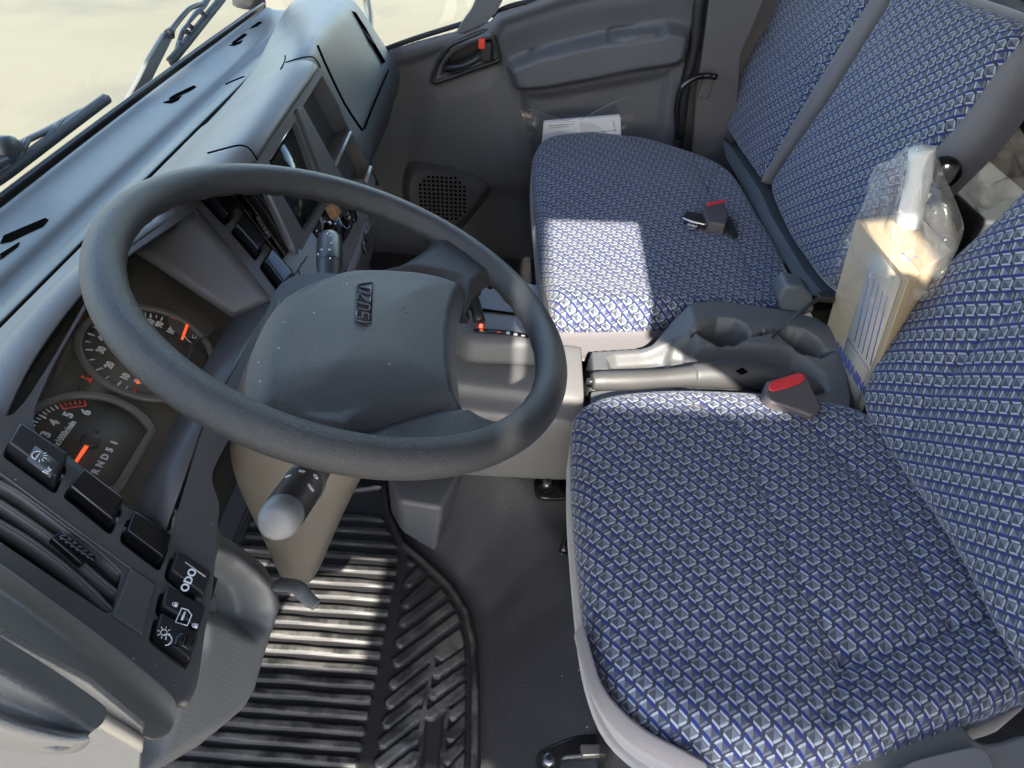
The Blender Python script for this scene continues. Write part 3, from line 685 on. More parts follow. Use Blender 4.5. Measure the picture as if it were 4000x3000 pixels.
for k in range(6):
    p = F_(138+k*11.4, 1164+k*8.2, -.007); lathe('tab_rib', [(.0015,-.0035),(.0032,-.001),(.0032,.001),(.0015,.0035)], p, (F_(196,1208)-F_(130,1156)), GLB, vn, 10)
# --- far vent
vf = prism('air_vent', FL([(455,360),(515,352),(565,412),(642,522),(608,572),(555,510)], .047), FN, .003, BLK, da, 0)
for (l) in ([(482,372),(540,440),(600,528),(618,552)], [(500,370),(556,432),(612,516),(628,538)], [(466,376),(520,442),(585,528),(607,560)]):
    a_ = spline(FL(l, .004), 4); b_l = spline(FL([(u-3, v+6) for u, v in l], .03), 4)
    mesh('vent_blade', a_+b_l, [(i_, i_+1, i_+1+len(a_), i_+len(a_)) for i_ in range(len(a_)-1)], VM, vf, thick=.002, off=0)
for k in range(6):
    p = F_(558+k*4.6, 472+k*7.4, -.001); lathe('tab_rib', [(.0012,-.004),(.003,-.001),(.003,.001),(.0012,.004)], p, TX, GREY, vf, 10)

loft('dash_infill', [[V((x,.565,.722)), V((x,.50,.735)), V((x,.43,.742)), V((x,.36,.735))] for x in (.80,1.0,1.2)], DASH, da, thick=.003, sub=1)
# --- centre stack pod (screen, storage, climate controls)
GN = V((0, -math.cos(math.radians(20)), math.sin(math.radians(20)))); GP = V((1.15, .306, .763))
_, GY, _ = frame(GN); GY = GY if GY.z > 0 else -GY
def G_(u, v, d=0): return AT(u, v, GN, GP - GN*d)
def GL(l, d=0): return [G_(u, v, d) for u, v in l]
pod = plate('centre_bezel', roundpoly(GL([(552,352),(600,280),(650,205),(690,148),(702,156),(745,262),(790,345),(812,392),(806,410),(795,470),(760,560),(735,600),(700,640),(660,580),(612,480)]), .006),
     [roundpoly(GL([(696,162),(654,230),(722,362),(741,388),(800,388),(802,372),(742,248)]), .004), roundpoly(GL([(638,260),(580,345),(610,420),(657,502),(700,434)]), .004), GL([(708,440),(668,512),(700,590),(724,560),(757,500),(765,478),(745,440)])],
     GN, .004, GREY, da, [.11, .012, .012])
nl = [(548,345),(580,412),(612,480),(636,530),(660,580),(698,640)]; fl_ = [(536,345),(566,412),(598,480),(620,530),(642,580),(668,640)]
loft('bezel_side', [GL(nl), [(a+b)/2 + V((-.004,0,.002)) for a, b in zip(GL(nl), FL(fl_))], FL(fl_)], GREY, da, thick=.003, sub=2)
SCR = simple('dark_screen', (.012, .015, .015), .12)
scn = prism('display_screen', GL([(638,260),(580,345),(610,420),(657,502),(700,434)], .008), GN, .003, SCR, da, 0)
tube('screen_trim', GL([(636,262),(582,344)], .002), .0016, CHR, scn, 8, 1)
for k in range(7):
    t = k/6; p = G_(664+34*t, 500-62*t, .0075); box('screen_key', p, (.006,.006,.0015), simple('key_grey', (.12,.12,.12), .4) if k == 0 else bpy.data.materials['key_grey'], scn, (TX, GY, GN), .0006)
prism('storage_back', GL([(690,140),(640,230),(722,392),(820,400),(750,240)], .105), GN, .003, BLK, da, 0)
mesh('storage_shelf', [G_(757,286,.002), G_(724,357,.002), G_(724,357,.002)-GN*.10, G_(757,286,.002)-GN*.10], [(0,1,2,3)], GREY, da, smooth=False, thick=.007)
tube('shelf_edge', GL([(757,286),(724,357)], -.001), .003, simple('satin_edge', (.28,.28,.29), .35), da, 8, 1)
tube('shelf_edge', GL([(800,362),(790,392)], -.001), .004, bpy.data.materials['satin_edge'], da, 8, 1)
prism('pillar_trim', roundpoly(GL([(637,236),(650,232),(740,392),(724,396),(700,392)]), .003), GN, .006, GREY, da, .002).location = GN*.004 - wloc(da)
# pod hood: from the seam to the lip above the bezel
hx = [(552,338,.80),(596,272,.90),(640,208,.98),(684,146,1.1)]
lip = [G_(548,350), G_(598,276), G_(648,202), G_(690,144)]
rowsH = []
for i, p in enumerate([lip[0]+V((-.05,.012,-.02))] + lip + [lip[-1]+V((.012,.01,-.012))]):
    e = 1 if 0 < i < 5 else 0
    rowsH.append([p+V((0,.002,-.004)), p+V((0,.0,.004)), p+V((0,.010,.012)), p+V((0,.035,.010)), V((p.x, p.y+.10, p.z-.022)), V((p.x, .50, .762)), V((p.x, .560, .728))])
loft('centre_hood', rowsH, DASHT, da, thick=.003, sub=2)
p0 = lip[-1]+V((.0125,.01,-.008))
# far side cheek of the pod
loft('hood_cheek', [[p0+V((0,0,0)), V((p0.x, p0.y+.10, p0.z-.03)), V((p0.x, .50, .755)), V((p0.x,.56,.72))], [p0+V((.02,.03,-.08)), V((p0.x+.02, p0.y+.10, p0.z-.10)), V((p0.x+.02, .50, .70)), V((p0.x+.02,.56,.66))]], DASH, da, thick=.003, sub=1)
# cap seam lines on the hood
for l in ([(448,331),(500,317),(522,314),(540,322),(556,345)], [(617,135),(650,125),(674,123),(684,130),(692,146)], [(487,182),(500,176),(527,165)], [(616,120),(615,132),(606,150)]):
    tube('hood_seam', [AT(u, v, (0,0,1), (0,0,.7885)) if 0 else AT(u, v, V((0,.12,1)).normalized(), lip[1]+V((0,.02,.012))) for u, v in l], .0011, SLOT, da, 6, 3)
# --- driver side of the pod face (flat strip between far switches and screen)
# climate controls below the screen
cp = prism('climate_panel', GL([(708,432),(660,512),(690,600),(724,562),(770,500),(768,440)], .011), GN, .003, BLK, da, 0)
for (u, v, r) in ((720,458,.013), (742,466,.020), (712,508,.020)):
    kn = lathe('control_knob', [(r,0),(r,.008),(r*.8,.010),(r*.75,.016),(r*.7,.017)], G_(u, v, .010), GN, GLB if r > .015 else BLK, cp, 28)
    tube('knob_ring', [G_(u, v, .0)+(TX*math.cos(a)+GY*math.sin(a))*r for a in np.linspace(0, 2*math.pi, 24, endpoint=False)], .0012, CHR, kn, 6, 1, closed=True)
for (u, v) in ((684,498),(690,506),(696,486),(704,492),(712,490),(718,494),(702,480),(720,478),(688,516),(694,472),(728,500),(715,484)):
    box('control_mark', G_(u, v, .0098), (.004,.0022,.0008), WHT, cp, (TX, GY, GN), 0)
box('control_slider', G_(697,482,.0095), (.006,.022,.002), simple('slider_grey', (.35,.36,.37), .4), cp, (TX, GY, GN), .0005)
tube('blue_mark', GL([(724,468),(730,480),(738,488)], .003), .0016, simple('blue_print', (.05,.22,.7), .4), cp, 6, 3)
box('key_tag', G_(719,453,-.012), (.020,.022,.014), simple('brown_tag', (.33,.19,.09), .45), cp, (TX, GY, GN), .003)
# trim strip and far cheek of the lower stack
loft('stack_edge', [[G_(784,472), G_(772,515), G_(757,565), G_(735,620)], [G_(800,474,-.002), G_(787,520,-.002), G_(772,572,-.002), G_(750,620,-.002)], [G_(803,476,.008), G_(790,522,.008), G_(775,574,.008), G_(753,622,.008)]], plastic('satin_strip', (.15,.16,.175), .3, 900, .05), da, thick=.004, sub=1)
loft('stack_cheek', [[G_(803,474,.004), G_(789,522,.004), G_(774,576,.004), G_(745,630,.004)], [G_(816,478,.03), G_(808,530,.03), G_(792,580,.03), G_(760,640,.03)], [G_(812,470,.12), G_(808,530,.12), G_(800,580,.12), G_(770,640,.12)]], FASC, da, thick=.003, sub=2)
for (u, v) in ((791,512),(787,536)): box('cheek_button', G_(u, v, -.001), (.012,.018,.008), GLB, da, (TX, GY, GN), .002)
# --- passenger side of the dash: bulging lid and shoulder
def PS(x, l): return [PX(u, v, x) for u, v in l]
sA = PS(1.25, [(555,172),(600,125),(640,95),(668,85),(684,98),(700,135),(735,215),(765,268),(786,300),(790,330),(794,380)])
sB = PS(1.45, [(560,118),(604,82),(650,58),(684,54),(702,66),(720,100),(752,172),(780,232),(800,262),(804,300),(800,350)])
sC = PS(1.65, [(575,72),(620,45),(664,28),(706,22),(728,34),(744,64),(774,130),(804,192),(822,222),(822,262),(808,318)])
sD = PS(1.85, [(596,30),(640,8),(690,-6),(730,-2),(752,10),(770,36),(804,98),(836,150),(848,180),(842,230),(816,290)])
sE = PS(1.97, [(612,8),(655,-8),(702,-18),(740,-14),(764,2),(784,30),(818,86),(850,134),(862,166),(856,214),(822,276)])
sF = PS(2.03, [(622,0),(665,-12),(712,-20),(748,-14),(770,4),(790,32),(824,86),(856,134),(868,160),(862,208),(826,270)])
sX = [p+V((-.16,.0,-.03)) for p in sA]
allS = []
for sct in (sX, sA, sB, sC, sD, sE, sF):
    x_ = sct[0].x; allS.append([V((x_, .564+.004*math.sin(math.pi*(x_+.1)/2.2), .716)), V((x_, .558+.004*math.sin(math.pi*(x_+.1)/2.2), .730))] + sct)
loft('passenger_dash', allS, DASH, da, thick=.004, sub=2)
for l in ([(686,98),(704,140),(745,225),(783,282)], [(787,277),(812,215),(839,152)]):
    xs_ = [1.255, 1.255, 1.255, 1.255] if l[0][0] < 700 else [1.33, 1.6, 1.84]
    tube('lid_seam', [PX(u, v, x-.003) for (u, v), x in zip(l, xs_)], .0022, SLOT, da, 6, 3)
sv = PS(1.86, [(758,22),(770,50),(790,84),(812,118),(826,136),(832,132),(812,98),(790,60),(768,26)])
prism('side_vent', [p+V((-.012,-.004,.002)) for p in sv], (-.6,-.6,.5), .01, SLOT, da, 0)
for k in range(6): lathe('vent_rib', [(.002,-.006),(.003,0),(.002,.006)], PX(782+k*4.4, 64+k*5.2, 1.84), (0,.5,.86), BLK, da, 8)
for k in range(5):
    for j in range(6):
        pass
# lower body of the dash under passenger side and centre
loft('dash_underside', [[V((x, .36, .62)), V((x, .37, .45)), V((x, .50, .30)), V((x, .78, .30))] for x in (1.2, 1.5, 1.8, 2.0)], DOORP, da, thick=.003, sub=1)
loft('centre_lower_panel', [[V((x, .30, .66)), V((x, .28, .5)), V((x, .24, .3)), V((x, .22, .14))] for x in (.86, 1.0, 1.15)], FASC, da, thick=.02, sub=1)
# --- knee panel under the fascia, with round recess and button
KN = V((-.25, -.93, .25)).normalized(); KP = V((.4, .285, .6)); KX, KY, _ = frame(KN)
def K_(u, v): return AT(u, v, KN, KP)
kp = to2([K_(u, v) for u, v in ((400,1100),(470,1138),(540,1183),(590,1222),(612,1262),(616,1300),(602,1345),(578,1420),(556,1500),(520,1560),(455,1615),(375,1665),(300,1720),(240,1760),(200,1700),(290,1590),(330,1500),(380,1400),(380,1250))], KP, KX, KY)
kr = to2([K_(u, v) for u, v in ((400,1185),(462,1190),(510,1206),(546,1240),(562,1280),(566,1320),(556,1355),(530,1378),(500,1368),(460,1345),(420,1330),(390,1280))], KP, KX, KY)
def knee_h(P):
    d = sdf(kp, P); h = .030*sst(d, -.004, .030)
    h -= .034*sst(sdf(kr, P), -.004, .020)
    return h
bb = np.array(kp); bnd = (bb[:,0].min()-.02, bb[:,0].max()+.02, bb[:,1].min()-.02, bb[:,1].max()+.02)
relief('knee_panel', KP-KN*.015, KX, KY, bnd, .0035, knee_h, DASHT, da, edge=kp)
kb = K_(465, 1312)
bt = lathe('panel_button', [(.0,.012),(.007,.011),(.012,.008),(.0145,.004),(.015,.001),(.021,.0012),(.0215,-.004)], kb+KN*-.016, KN, GREY, da, 32, cap=False)
# step between fascia and knee panel
tube('fascia_lip', [p-FN*.006 for p in FL([(470,1133),(446,1243),(437,1315),(425,1395),(412,1475),(392,1515)])], .006, FASC, da, 8, 3)
# dark sheet put in for the shade behind the column
prism('column_shade', [V((.16,.37,.60)), V((.95,.37,.60)), V((.95,.46,.28)), V((.16,.46,.28))], (0,-1,0), .01, DARK, da, 0)
# ================================================================= steering wheel
WC = V((.543, .153, .828)); WN = V((.0664, -.3556, .9323)).normalized(); WX, WY, _ = frame(WN)
if WY.z < 0: WY = -WY
WR = .205
sw_ = thing('steering_wheel', WC, 'black grained steering wheel with grey centre pad, emblem upright towards the windscreen', 'steering wheel')
pts = [WC + (WX*math.cos(a)+WY*math.sin(a))*WR for a in np.linspace(0, 2*math.pi, 96, endpoint=False)]
# rim with shallow finger waves on its inner side
seg = 28; vs = []; fs = []
for i in range(288):
    a = 2*math.pi*i/288; d = WX*math.cos(a)+WY*math.sin(a)
    for k in range(seg):
        b = 2*math.pi*k/seg
        r = .0158 + .0006*math.cos(2*b)
        wave = .0013*(.5+.5*math.cos(a*44))*max(0, math.cos(b-math.pi-.8))**2
        if abs(math.cos(a)) < .25: wave *= .4
        rr = r - wave; vs.append(WC + d*(WR+math.cos(b)*rr) + WN*math.sin(b)*rr*1.06)
for i in range(288):
    for k in range(seg):
        fs.append([i*seg+k, i*seg+(k+1) % seg, ((i+1) % 288)*seg+(k+1) % seg, ((i+1) % 288)*seg+k])
rim = mesh('rim', vs, fs, LEA, sw_)
def W_(u, v, h=0.): return AT(u, v, WN, WC + WN*h)
# centre pad as relief over the wheel plane
padD = [(744,563),(690,578),(648,597),(618,618),(592,648),(572,682),(556,718),(546,748),(540,785),(537,820),(537,855),(545,878),(600,903),(660,922),(704,932),(771,932),(792,916),(816,902),(842,892),(868,884),(905,876),(944,870),(980,867),(1018,866),(1008,830),(1000,780),(997,735),(1000,690),(1008,655),(1018,628),(1017,615),(1004,602),(960,584),(904,571),(860,566),(800,562)]
PO = WC + WN*.006
pad2 = to2(spline([W_(u, v, .006) for u, v in padD], 3, True), PO, WX, WY)
flat2 = to2([W_(u, v, .006) for u, v in ((700,590),(780,575),(850,590),(868,620),(862,680),(840,745),(760,760),(640,780),(600,740),(625,660))], PO, WX, WY)
low2 = to2([W_(u, v, .006) for u, v in ((540,800),(620,760),(720,742),(800,740),(900,748),(1000,800),(1020,870),(880,890),(760,940),(540,880))], PO, WX, WY)
emb2 = to2([W_(u, v, .006) for u, v in ((770,618),(806,612),(800,706),(765,701))], PO, WX, WY)
low3 = to2([W_(u, v, .006) for u, v in ((540,872),(600,845),(665,822),(735,812),(800,812),(870,816),(940,824),(1005,838),(1030,880),(880,900),(760,950),(560,900))], PO, WX, WY)
def pad_h(P):
    d = sdf(pad2, P); h = -.022*(1-sst(d, -.004, .020)**.6)
    h += .005*sst(d, .0, .09)
    h -= .0010*sst(sdf(flat2, P), -.02, .02)
    h -= .011*sst(sdf(low3, P), -.02, .06)
    h -= .0035*np.exp(-((sdf(low3, P)-.0)/.004)**2)*.0
    return h
bb = np.array(pad2); bnd = (bb[:,0].min()-.004, bb[:,0].max()+.004, bb[:,1].min()-.004, bb[:,1].max()+.004)
pad = relief('centre_pad', PO, WX, WY, bnd, .0017, pad_h, PADM, sw_, edge=pad2)
eo = W_(785, 659, .010)
hh = float(pad_h(np.array(to2([eo], PO, WX, WY)))[0])
eo = W_(785, 659, .006+hh)
exx = (W_(800,690,.006+hh)-W_(800,630,.006+hh)); 
exx = (W_(790,625,.01)-W_(783,695,.01)).normalized(); eyy = WN.cross(exx)
# raised block letters of the emblem, built from bars
def on_pad(p, up=.0):
    q = to2([p], PO, WX, WY)[0]; return PO + WX*q[0] + WY*q[1] + WN*(float(pad_h(np.array([q]))[0])+up)
EMB = plastic('emblem_plastic', (.055, .058, .062), .30, 900, .1)
EMD = plastic('emblem_recess', (.018, .019, .021), .45, 900, .2)
er = roundpoly([W_(u, v, .006) for u, v in ((770,618),(806,612),(800,706),(765,701))], .004)
prism('emblem_plate', [on_pad(p, .0006) for p in er], WN, .0008, EMD, pad, 0)
def letter(strokes, ox, wdt, hgt):
    for l in strokes:
        P_ = [on_pad(eo + exx*(ox+x*wdt) + eyy*((y-.5)*hgt), .0012) for x, y in l]
        tube('emblem_letter', P_, .00085, EMB, pad, 8, 1, flat=.9)
EL_ = (W_(798,612,.01)-W_(779,704,.01)).length*.90; Lh = (W_(806,655,.01)-W_(768,655,.01)).length*.62; Lw = EL_*.152
L = {'I': [[(.5,0),(.5,1)]], 'S': [[(1,1),(0.1,1),(0,.9),(0,.6),(.1,.5),(.9,.5),(1,.4),(1,.1),(.9,0),(0,0)]], 'U': [[(0,1),(0,.12),(.12,0),(.88,0),(1,.12),(1,1)]], 'Z': [[(0,1),(.9,1),(1,.9),(.95,.75),(.05,.25),(0,.1),(.1,0),(1,0)]]}
xo = -EL_*.5+.0035
for ch in 'ISUZU':
    wd = Lw if ch != 'I' else .0006
    letter(L[ch], xo, wd, Lh); xo += wd + EL_*.073
tube('emblem_frame', [on_pad(p, .0008) for p in er], .0007, PADM, pad, 6, 1, closed=True)
tube('airbag_mark', [W_(u, v, .0135) for u, v in ((867,668),(873,664),(877,668),(872,674),(868,672),(880,678))], .0005, FASC, pad, 6, 2)
# spokes
def spoke(pl, hs, thick=.020):
    q = [W_(u, v, h) for (u, v), h in zip(pl, hs)]
    return q
up2 = [(838,556),(872,549),(905,537),(932,519),(938,500),(928,480),(985,520),(1040,560),(1090,600),(1068,604),(1048,612),(1032,625),(1022,640),(1012,660),(1003,640),(985,605),(900,580)]
lo2 = [(772,950),(776,938),(800,915),(824,899),(862,884),(905,876),(960,868),(1004,868),(1018,868),(1034,882),(1055,893),(1080,897),(1102,893),(1140,905),(1100,955),(1040,980),(960,985),(880,985),(800,972)]
for l, hb, lab in ((up2, .000, 'far spoke'), (lo2, -.002, 'near spoke')):
    O2 = WC + WN*hb
    q2 = to2(spline([W_(u, v, hb) for u, v in l], 3, True), O2, WX, WY)
    def sp_h(P, q2=q2):
        d = sdf(q2, P); r = np.sqrt((P**2).sum(1))
        h = -.016*(1-sst(d, -.003, .016)**.6) + .004*sst(r, .12, .19) - .006*sst(.15-r, 0, .06)
        if lab == 'near spoke': h -= .006*np.exp(-((P-np.array(to2([W_(880,925,hb)], O2, WX, WY)[0]))**2).sum(1)/.0009)
        return h
    bb = np.array(q2)
    relief('spoke', O2, WX, WY, (bb[:,0].min()-.004, bb[:,0].max()+.004, bb[:,1].min()-.004, bb[:,1].max()+.004), .002, sp_h, LEA, sw_, edge=q2, thick=.016)
prism('hub_shade', [W_(u, v, -.022) for u, v in ((600,640),(880,590),(950,650),(940,830),(800,880),(700,920),(570,870),(575,740))], WN, .03, BLK, sw_, .004)  # black block standing in for the shade in the gap under the pad
lathe('hub_boss', [(.05,-.12),(.055,-.03),(.07,-.024)], WC, WN, BLK, sw_, 32)

# ================================================================= column cover and stalks
co_o = thing('steering_column', WC-WN*.2, 'tan grey steering column cover below the steering wheel', 'steering column')
def CC(s, a, b): return WC - WN*s + WX*a + WY*b
rowsC = []
for s, hw, hd, oa, ob in ((.055,.050,.050,.005,.0),(.07,.068,.072,.0,.002),(.13,.072,.080,-.002,.003),(.20,.070,.074,-.004,.004),(.25,.066,.062,-.004,-.006),(.30,.064,.046,-.004,-.020),(.35,.058,.032,-.006,-.034),(.40,.050,.018,-.010,-.044)):
    rowsC.append([CC(s, oa+hw*(abs(math.cos(t))**.55)*math.copysign(1, math.cos(t)), ob+hd*(abs(math.sin(t))**.55)*math.copysign(1, math.sin(t))) for t in np.linspace(0, 2*math.pi, 16, endpoint=False)])
loft('column_cover', rowsC, COLM, co_o, thick=0, sub=2, closed=True, caps=True)

# tilt lever
tube('tilt_lever', [PX(600,1262,.40), PX(640,1268,.385), PX(662,1290,.375), PX(684,1308,.368)], [.009,.008,.007,.006], GREY, co_o, 12, 5, flat=.5)
# near stalk (lights)
s1 = thing('light_stalk', (.40,.175,.775), 'black stalk switch with white light symbols and pale grey round end', 'stalk switch')
A0 = PX(700, 985, .47); A1 = PX(599, 1128, .300); ax = (A1-A0).normalized(); Ls = (A1-A0).length
lathe('stalk_arm', [(.012,-.02),(.0145,0),(.0150,Ls*.35),(.0162,Ls*.46),(.0165,Ls*.48)], A0, ax, BLK, s1, 32)
lathe('stalk_ring', [(.0172,Ls*.48),(.0176,Ls*.49),(.0176,Ls*.52),(.0170,Ls*.53)], A0, ax, GREY, s1, 40)
lathe('twist_knob', [(.0168,Ls*.53),(.0170,Ls*.56),(.0160,Ls*.88),(.0154,Ls*.91)], A0, ax, BLK, s1, 40)
lathe('stalk_cap', [(.0153,Ls*.91),(.0150,Ls*.97),(.0130,Ls*1.005),(.009,Ls*1.02),(.003,Ls*1.025)], A0, ax, plastic('cap_grey', (.16,.16,.16), .5, 900, .1), s1, 40)
# print facing up towards the camera
def on_stalk(f, ang, r=.0172):
    ex, ey, n = frame(ax, (0,0,1)); toc = (CAM-A0); toc = (toc-ax*toc.dot(ax)).normalized(); sd_ = ax.cross(toc)
    return A0+ax*Ls*f+(toc*math.cos(ang)+sd_*math.sin(ang))*r, sd_*math.cos(ang)-toc*math.sin(ang)
def ring_print(f, ang, r0, rays=0):
    p, sdv = on_stalk(f, ang); tube('stalk_symbol', [p+(ax*math.cos(t)+sdv*math.sin(t))*r0 for t in np.linspace(0, 2*math.pi, 12, endpoint=False)], .0005, WHT, s1, 5, 1, closed=True)
    for k in range(rays):
        t = 2*math.pi*k/rays; tube('stalk_symbol', [p+(ax*math.cos(t)+sdv*math.sin(t))*(r0+.0008), p+(ax*math.cos(t)+sdv*math.sin(t))*(r0+.0019)], .00045, WHT, s1, 5, 1)
ring_print(.60, -.25, .0024); ring_print(.74, -.35, .0018, 8)
p, sv_ = on_stalk(.62, .45); 
for k in range(8):
    t = math.pi*k/4; tube('stalk_symbol', [p+(ax*math.cos(t)+sv_*math.sin(t))*.0009, p+(ax*math.cos(t)+sv_*math.sin(t))*.0026], .00045, WHT, s1, 5, 1)
def beam(f, ang, r=.0172):
    p, sv_ = on_stalk(f, ang, r); tube('stalk_symbol', [p+ax*a_*.0017+sv_*b_*.0017 for a_, b_ in ((-1,0),(-.8,.9),(0,1.4),(.8,.9),(1,0))], .00045, WHT, s1, 5, 2)
    for k in range(4): tube('stalk_symbol', [p+ax*(-.8+k*.5)*.0017-sv_*.0003, p+ax*(-.8+k*.5)*.0017-sv_*.0024], .0004, WHT, s1, 5, 1)
beam(.68, .95); beam(.30, .3, .0153)
p, sv_ = on_stalk(.30, -.45, .0153)
for sg in (-1, 1): tube('stalk_symbol', [p+ax*sg*a_*.0012+sv_*b_*.0012 for a_, b_ in ((.6,-1),(2,0),(.6,1))], .0005, WHT, s1, 5, 1)
p, sv_ = on_stalk(.40, .1, .0160); text('stalk_lettering', 'SET', p, ax, -sv_, .0042, WHT, s1, sx=.9)
p, sv_ = on_stalk(.505, -.15, .0178); box('stalk_mark', p, (.002,.002,.0006), WHT, s1, (ax, sv_, ax.cross(sv_)), 0)
# far stalk (wipers)
s2 = thing('wiper_stalk', (.68,.21,.77), 'black stalk switch with white wiper symbols beside the radio panel', 'stalk switch')
B0 = AT(712, 640, WN, WC-WN*.065); B1 = AT(712, 517, WN, WC-WN*.06); bx = (B1-B0).normalized(); Lb = (B1-B0).length
lathe('stalk_arm', [(.010,-.05),(.0125,0),(.0140,Lb*.42),(.0145,Lb*.5)], B0, bx, BLK, s2, 32)
lathe('twist_knob', [(.0149,Lb*.5),(.0150,Lb*.53),(.0150,Lb*.92),(.0135,Lb),(.010,Lb*1.02),(.003,Lb*1.03)], B0, bx, BLK, s2, 36)
def on2(f, ang, r=.0152):
    toc = (CAM-B0); toc = (toc-bx*toc.dot(bx)).normalized(); sd_ = bx.cross(toc); return B0+bx*Lb*f+(toc*math.cos(ang)+sd_*math.sin(ang))*r, sd_
for f, ang, r0 in ((.60,.0,.0016),(.73,.15,.0013),(.86,.1,.0014),(.63,-.6,.0013)):
    p, sv_ = on2(f, ang); tube('stalk_symbol', [p+(bx*math.cos(t)*.8+sv_*math.sin(t))*r0 for t in np.linspace(0, 2*math.pi, 10, endpoint=False)], .0004, WHT, s2, 5, 1, closed=True)
for f, ang in ((.45,.05),(.90,-.15),(.60,-1.0)):
    p, sv_ = on2(f, ang, .0148); box('stalk_mark', p, (.0018,.0018,.0018), WHT, s2, (bx, sv_, bx.cross(sv_)), 0)
# ================================================================= seats
def norm_outline(pl, n=220):
    P = spline([V((x, y, 0)) for x, y in pl], 12, True); P = [np.array((p.x, p.y)) for p in P]; c = sum(P)/len(P)
    seg = np.array([np.linalg.norm(P[(i+1) % len(P)]-P[i]) for i in range(len(P))]); cum = np.concatenate([[0], np.cumsum(seg)]); out = []
    for k in range(n):
        s = cum[-1]*k/n; i = int(np.searchsorted(cum, s, 'right')-1); i = min(i, len(P)-1); t = (s-cum[i])/max(seg[i], 1e-9); out.append(P[i]*(1-t)+P[(i+1) % len(P)]*t)
    return np.array(out), c
SOLV = {'cushion': np.linalg.inv(np.array([[-.0125, .0125],[-.0108, -.0108]])), 'back': np.linalg.inv(np.array([[-.0125, .0125],[.0108, .0108]]))}
def pillow(name, pl, o, ex, ey, mat, parent, r=.035, side=.03, crown=.02, seams=(), hf=None, kind='cushion', nth=240, nr=64, uvo=(0, 0), under=0.0, gw=.0045, gd=.006):
    o = V(o); ex = V(ex); ey = V(ey); n = ex.cross(ey); out, c = norm_outline(pl, nth); R = np.linalg.norm(out-c, axis=1); D_ = (out-c)/R[:, None]
    rings = []                                                  # (plan radius offset from edge, z, extra arc)
    vs = []; uv = []; Mi = SOLV[kind]
    Rn = [(None, f) for f in np.linspace(0.002, 1, nr)] + [('a', a) for a in np.linspace(0, math.pi/2, 9)[1:]] + [('s', s) for s in np.linspace(0, side, 4)[1:]] + ([('u', u) for u in (under*.5, under)] if under else [])
    allp = []
    for kind_, q in Rn:
        if kind_ is None: rad = (R-r)*q; z = np.zeros(nth); arc = rad
        elif kind_ == 'a': rad = R-r+r*math.sin(q); z = np.full(nth, -r*(1-math.cos(q))); arc = R-r+r*q
        elif kind_ == 's': rad = R; z = np.full(nth, -r-q); arc = R-r+r*math.pi/2+q
        else: rad = R-q; z = np.full(nth, -r-side-q*.25); arc = R-r+r*math.pi/2+side+q
        P = c + D_*rad[:, None]; A = c + D_*arc[:, None]; f = np.clip(rad/(R-r), 0, 1)
        h = crown*(1-f**2.2)
        if kind_ is None:
            for sm in seams: dd = pld(sm, P); h = h - gd*.7*np.exp(-(dd/gw)**2) - gd*.6*np.exp(-(dd/.028)**2)
        if hf is not None: h = h + hf(P)
        z = z + h; W = np.array(o) + P[:, :1]*np.array(ex) + P[:, 1:]*np.array(ey) + z[:, None]*np.array(n); vs += W.tolist()
        uv += [tuple(Mi @ a + np.array(uvo)) for a in A]
    m = len(Rn); fs = []
    for i in range(m-1):
        for k in range(nth):
            k2 = (k+1) % nth; fs.append([i*nth+k, i*nth+k2, (i+1)*nth+k2, (i+1)*nth+k])
    fs.append(list(range(nth))[::-1])
    return mesh(name, vs, fs, mat, parent, True, uvs=uv)
def zz(l, z=.45): return [tuple(PZ(u, v, z)[:2]) for u, v in l]
def wob(P, s=5, a=.004, k=2.0): return np.array([noise.noise(V((x*s, y*s, k)))*a + noise.noise(V((x*s*2.7, y*s*2.7, k)))*a*.4 for x, y in P])
# ---- driver's seat
ds = thing('driver_seat', (.57,-.35,.2), 'blue patterned fabric driver seat nearest the camera with grey velour front corner', 'seat')
dl = zz([(1238,905),(1234,960),(1236,1050),(1244,1150),(1254,1250),(1266,1340),(1284,1420),(1322,1510),(1390,1580),(1480,1628),(1580,1655),(1700,1672),(1800,1668),(1890,1640),(1990,1600),(2100,1560),(2200,1520),(2260,1480),(2200,1330),(2090,1130),(1990,1000),(1900,930),(1840,895),(1760,874),(1680,860),(1600,852),(1500,848),(1400,852),(1320,862),(1270,878)], .432)
seamA = zz([(1500,880),(1607,933),(1631,1025),(1655,1083),(1690,1160),(1727,1275),(1795,1380),(1823,1432)])
seamA2 = zz([(1823,1432),(1800,1510),(1767,1615),(1750,1680)]); seamB = zz([(1823,1432),(1870,1418),(1919,1407),(1990,1385),(2059,1355),(2147,1330)])
seamC = zz([(1760,940),(1847,1023),(1907,1075),(1960,1180),(2007,1275),(2059,1355)])
def dh(P): return wob(P, 5, .003) + .010*sst(sdf(np.array(seamA+seamA2[1:]+[(.25,-.7),(.9,-.7),(.9,-.2)]), P), -.02, .02)*0 + .012*np.exp(-((P[:,0]-.33)/.06)**2) + .010*np.exp(-((P[:,0]-.82)/.06)**2)
pillow('seat_cushion', dl, (0,0,.455), (1,0,0), (0,1,0), FAB, ds, .042, .006, .006, [seamA, seamA2, seamB, seamC], dh)
band = [(c_[0], c_[1]) for c_ in dl]
bc = np.mean(np.array(band), axis=0); band2 = [tuple(bc+(np.array(q)-bc)*.994) for q in band]
def bh(P): return np.zeros(len(P))
pillow('seat_band', band2, (0,0,.420), (1,0,0), (0,1,0), VEL, ds, .03, .06, 0, nth=120, nr=4, under=.03)
box('seat_base', (.57,-.34,.27), (.46,.40,.12), BLK, ds, bevel=.01)
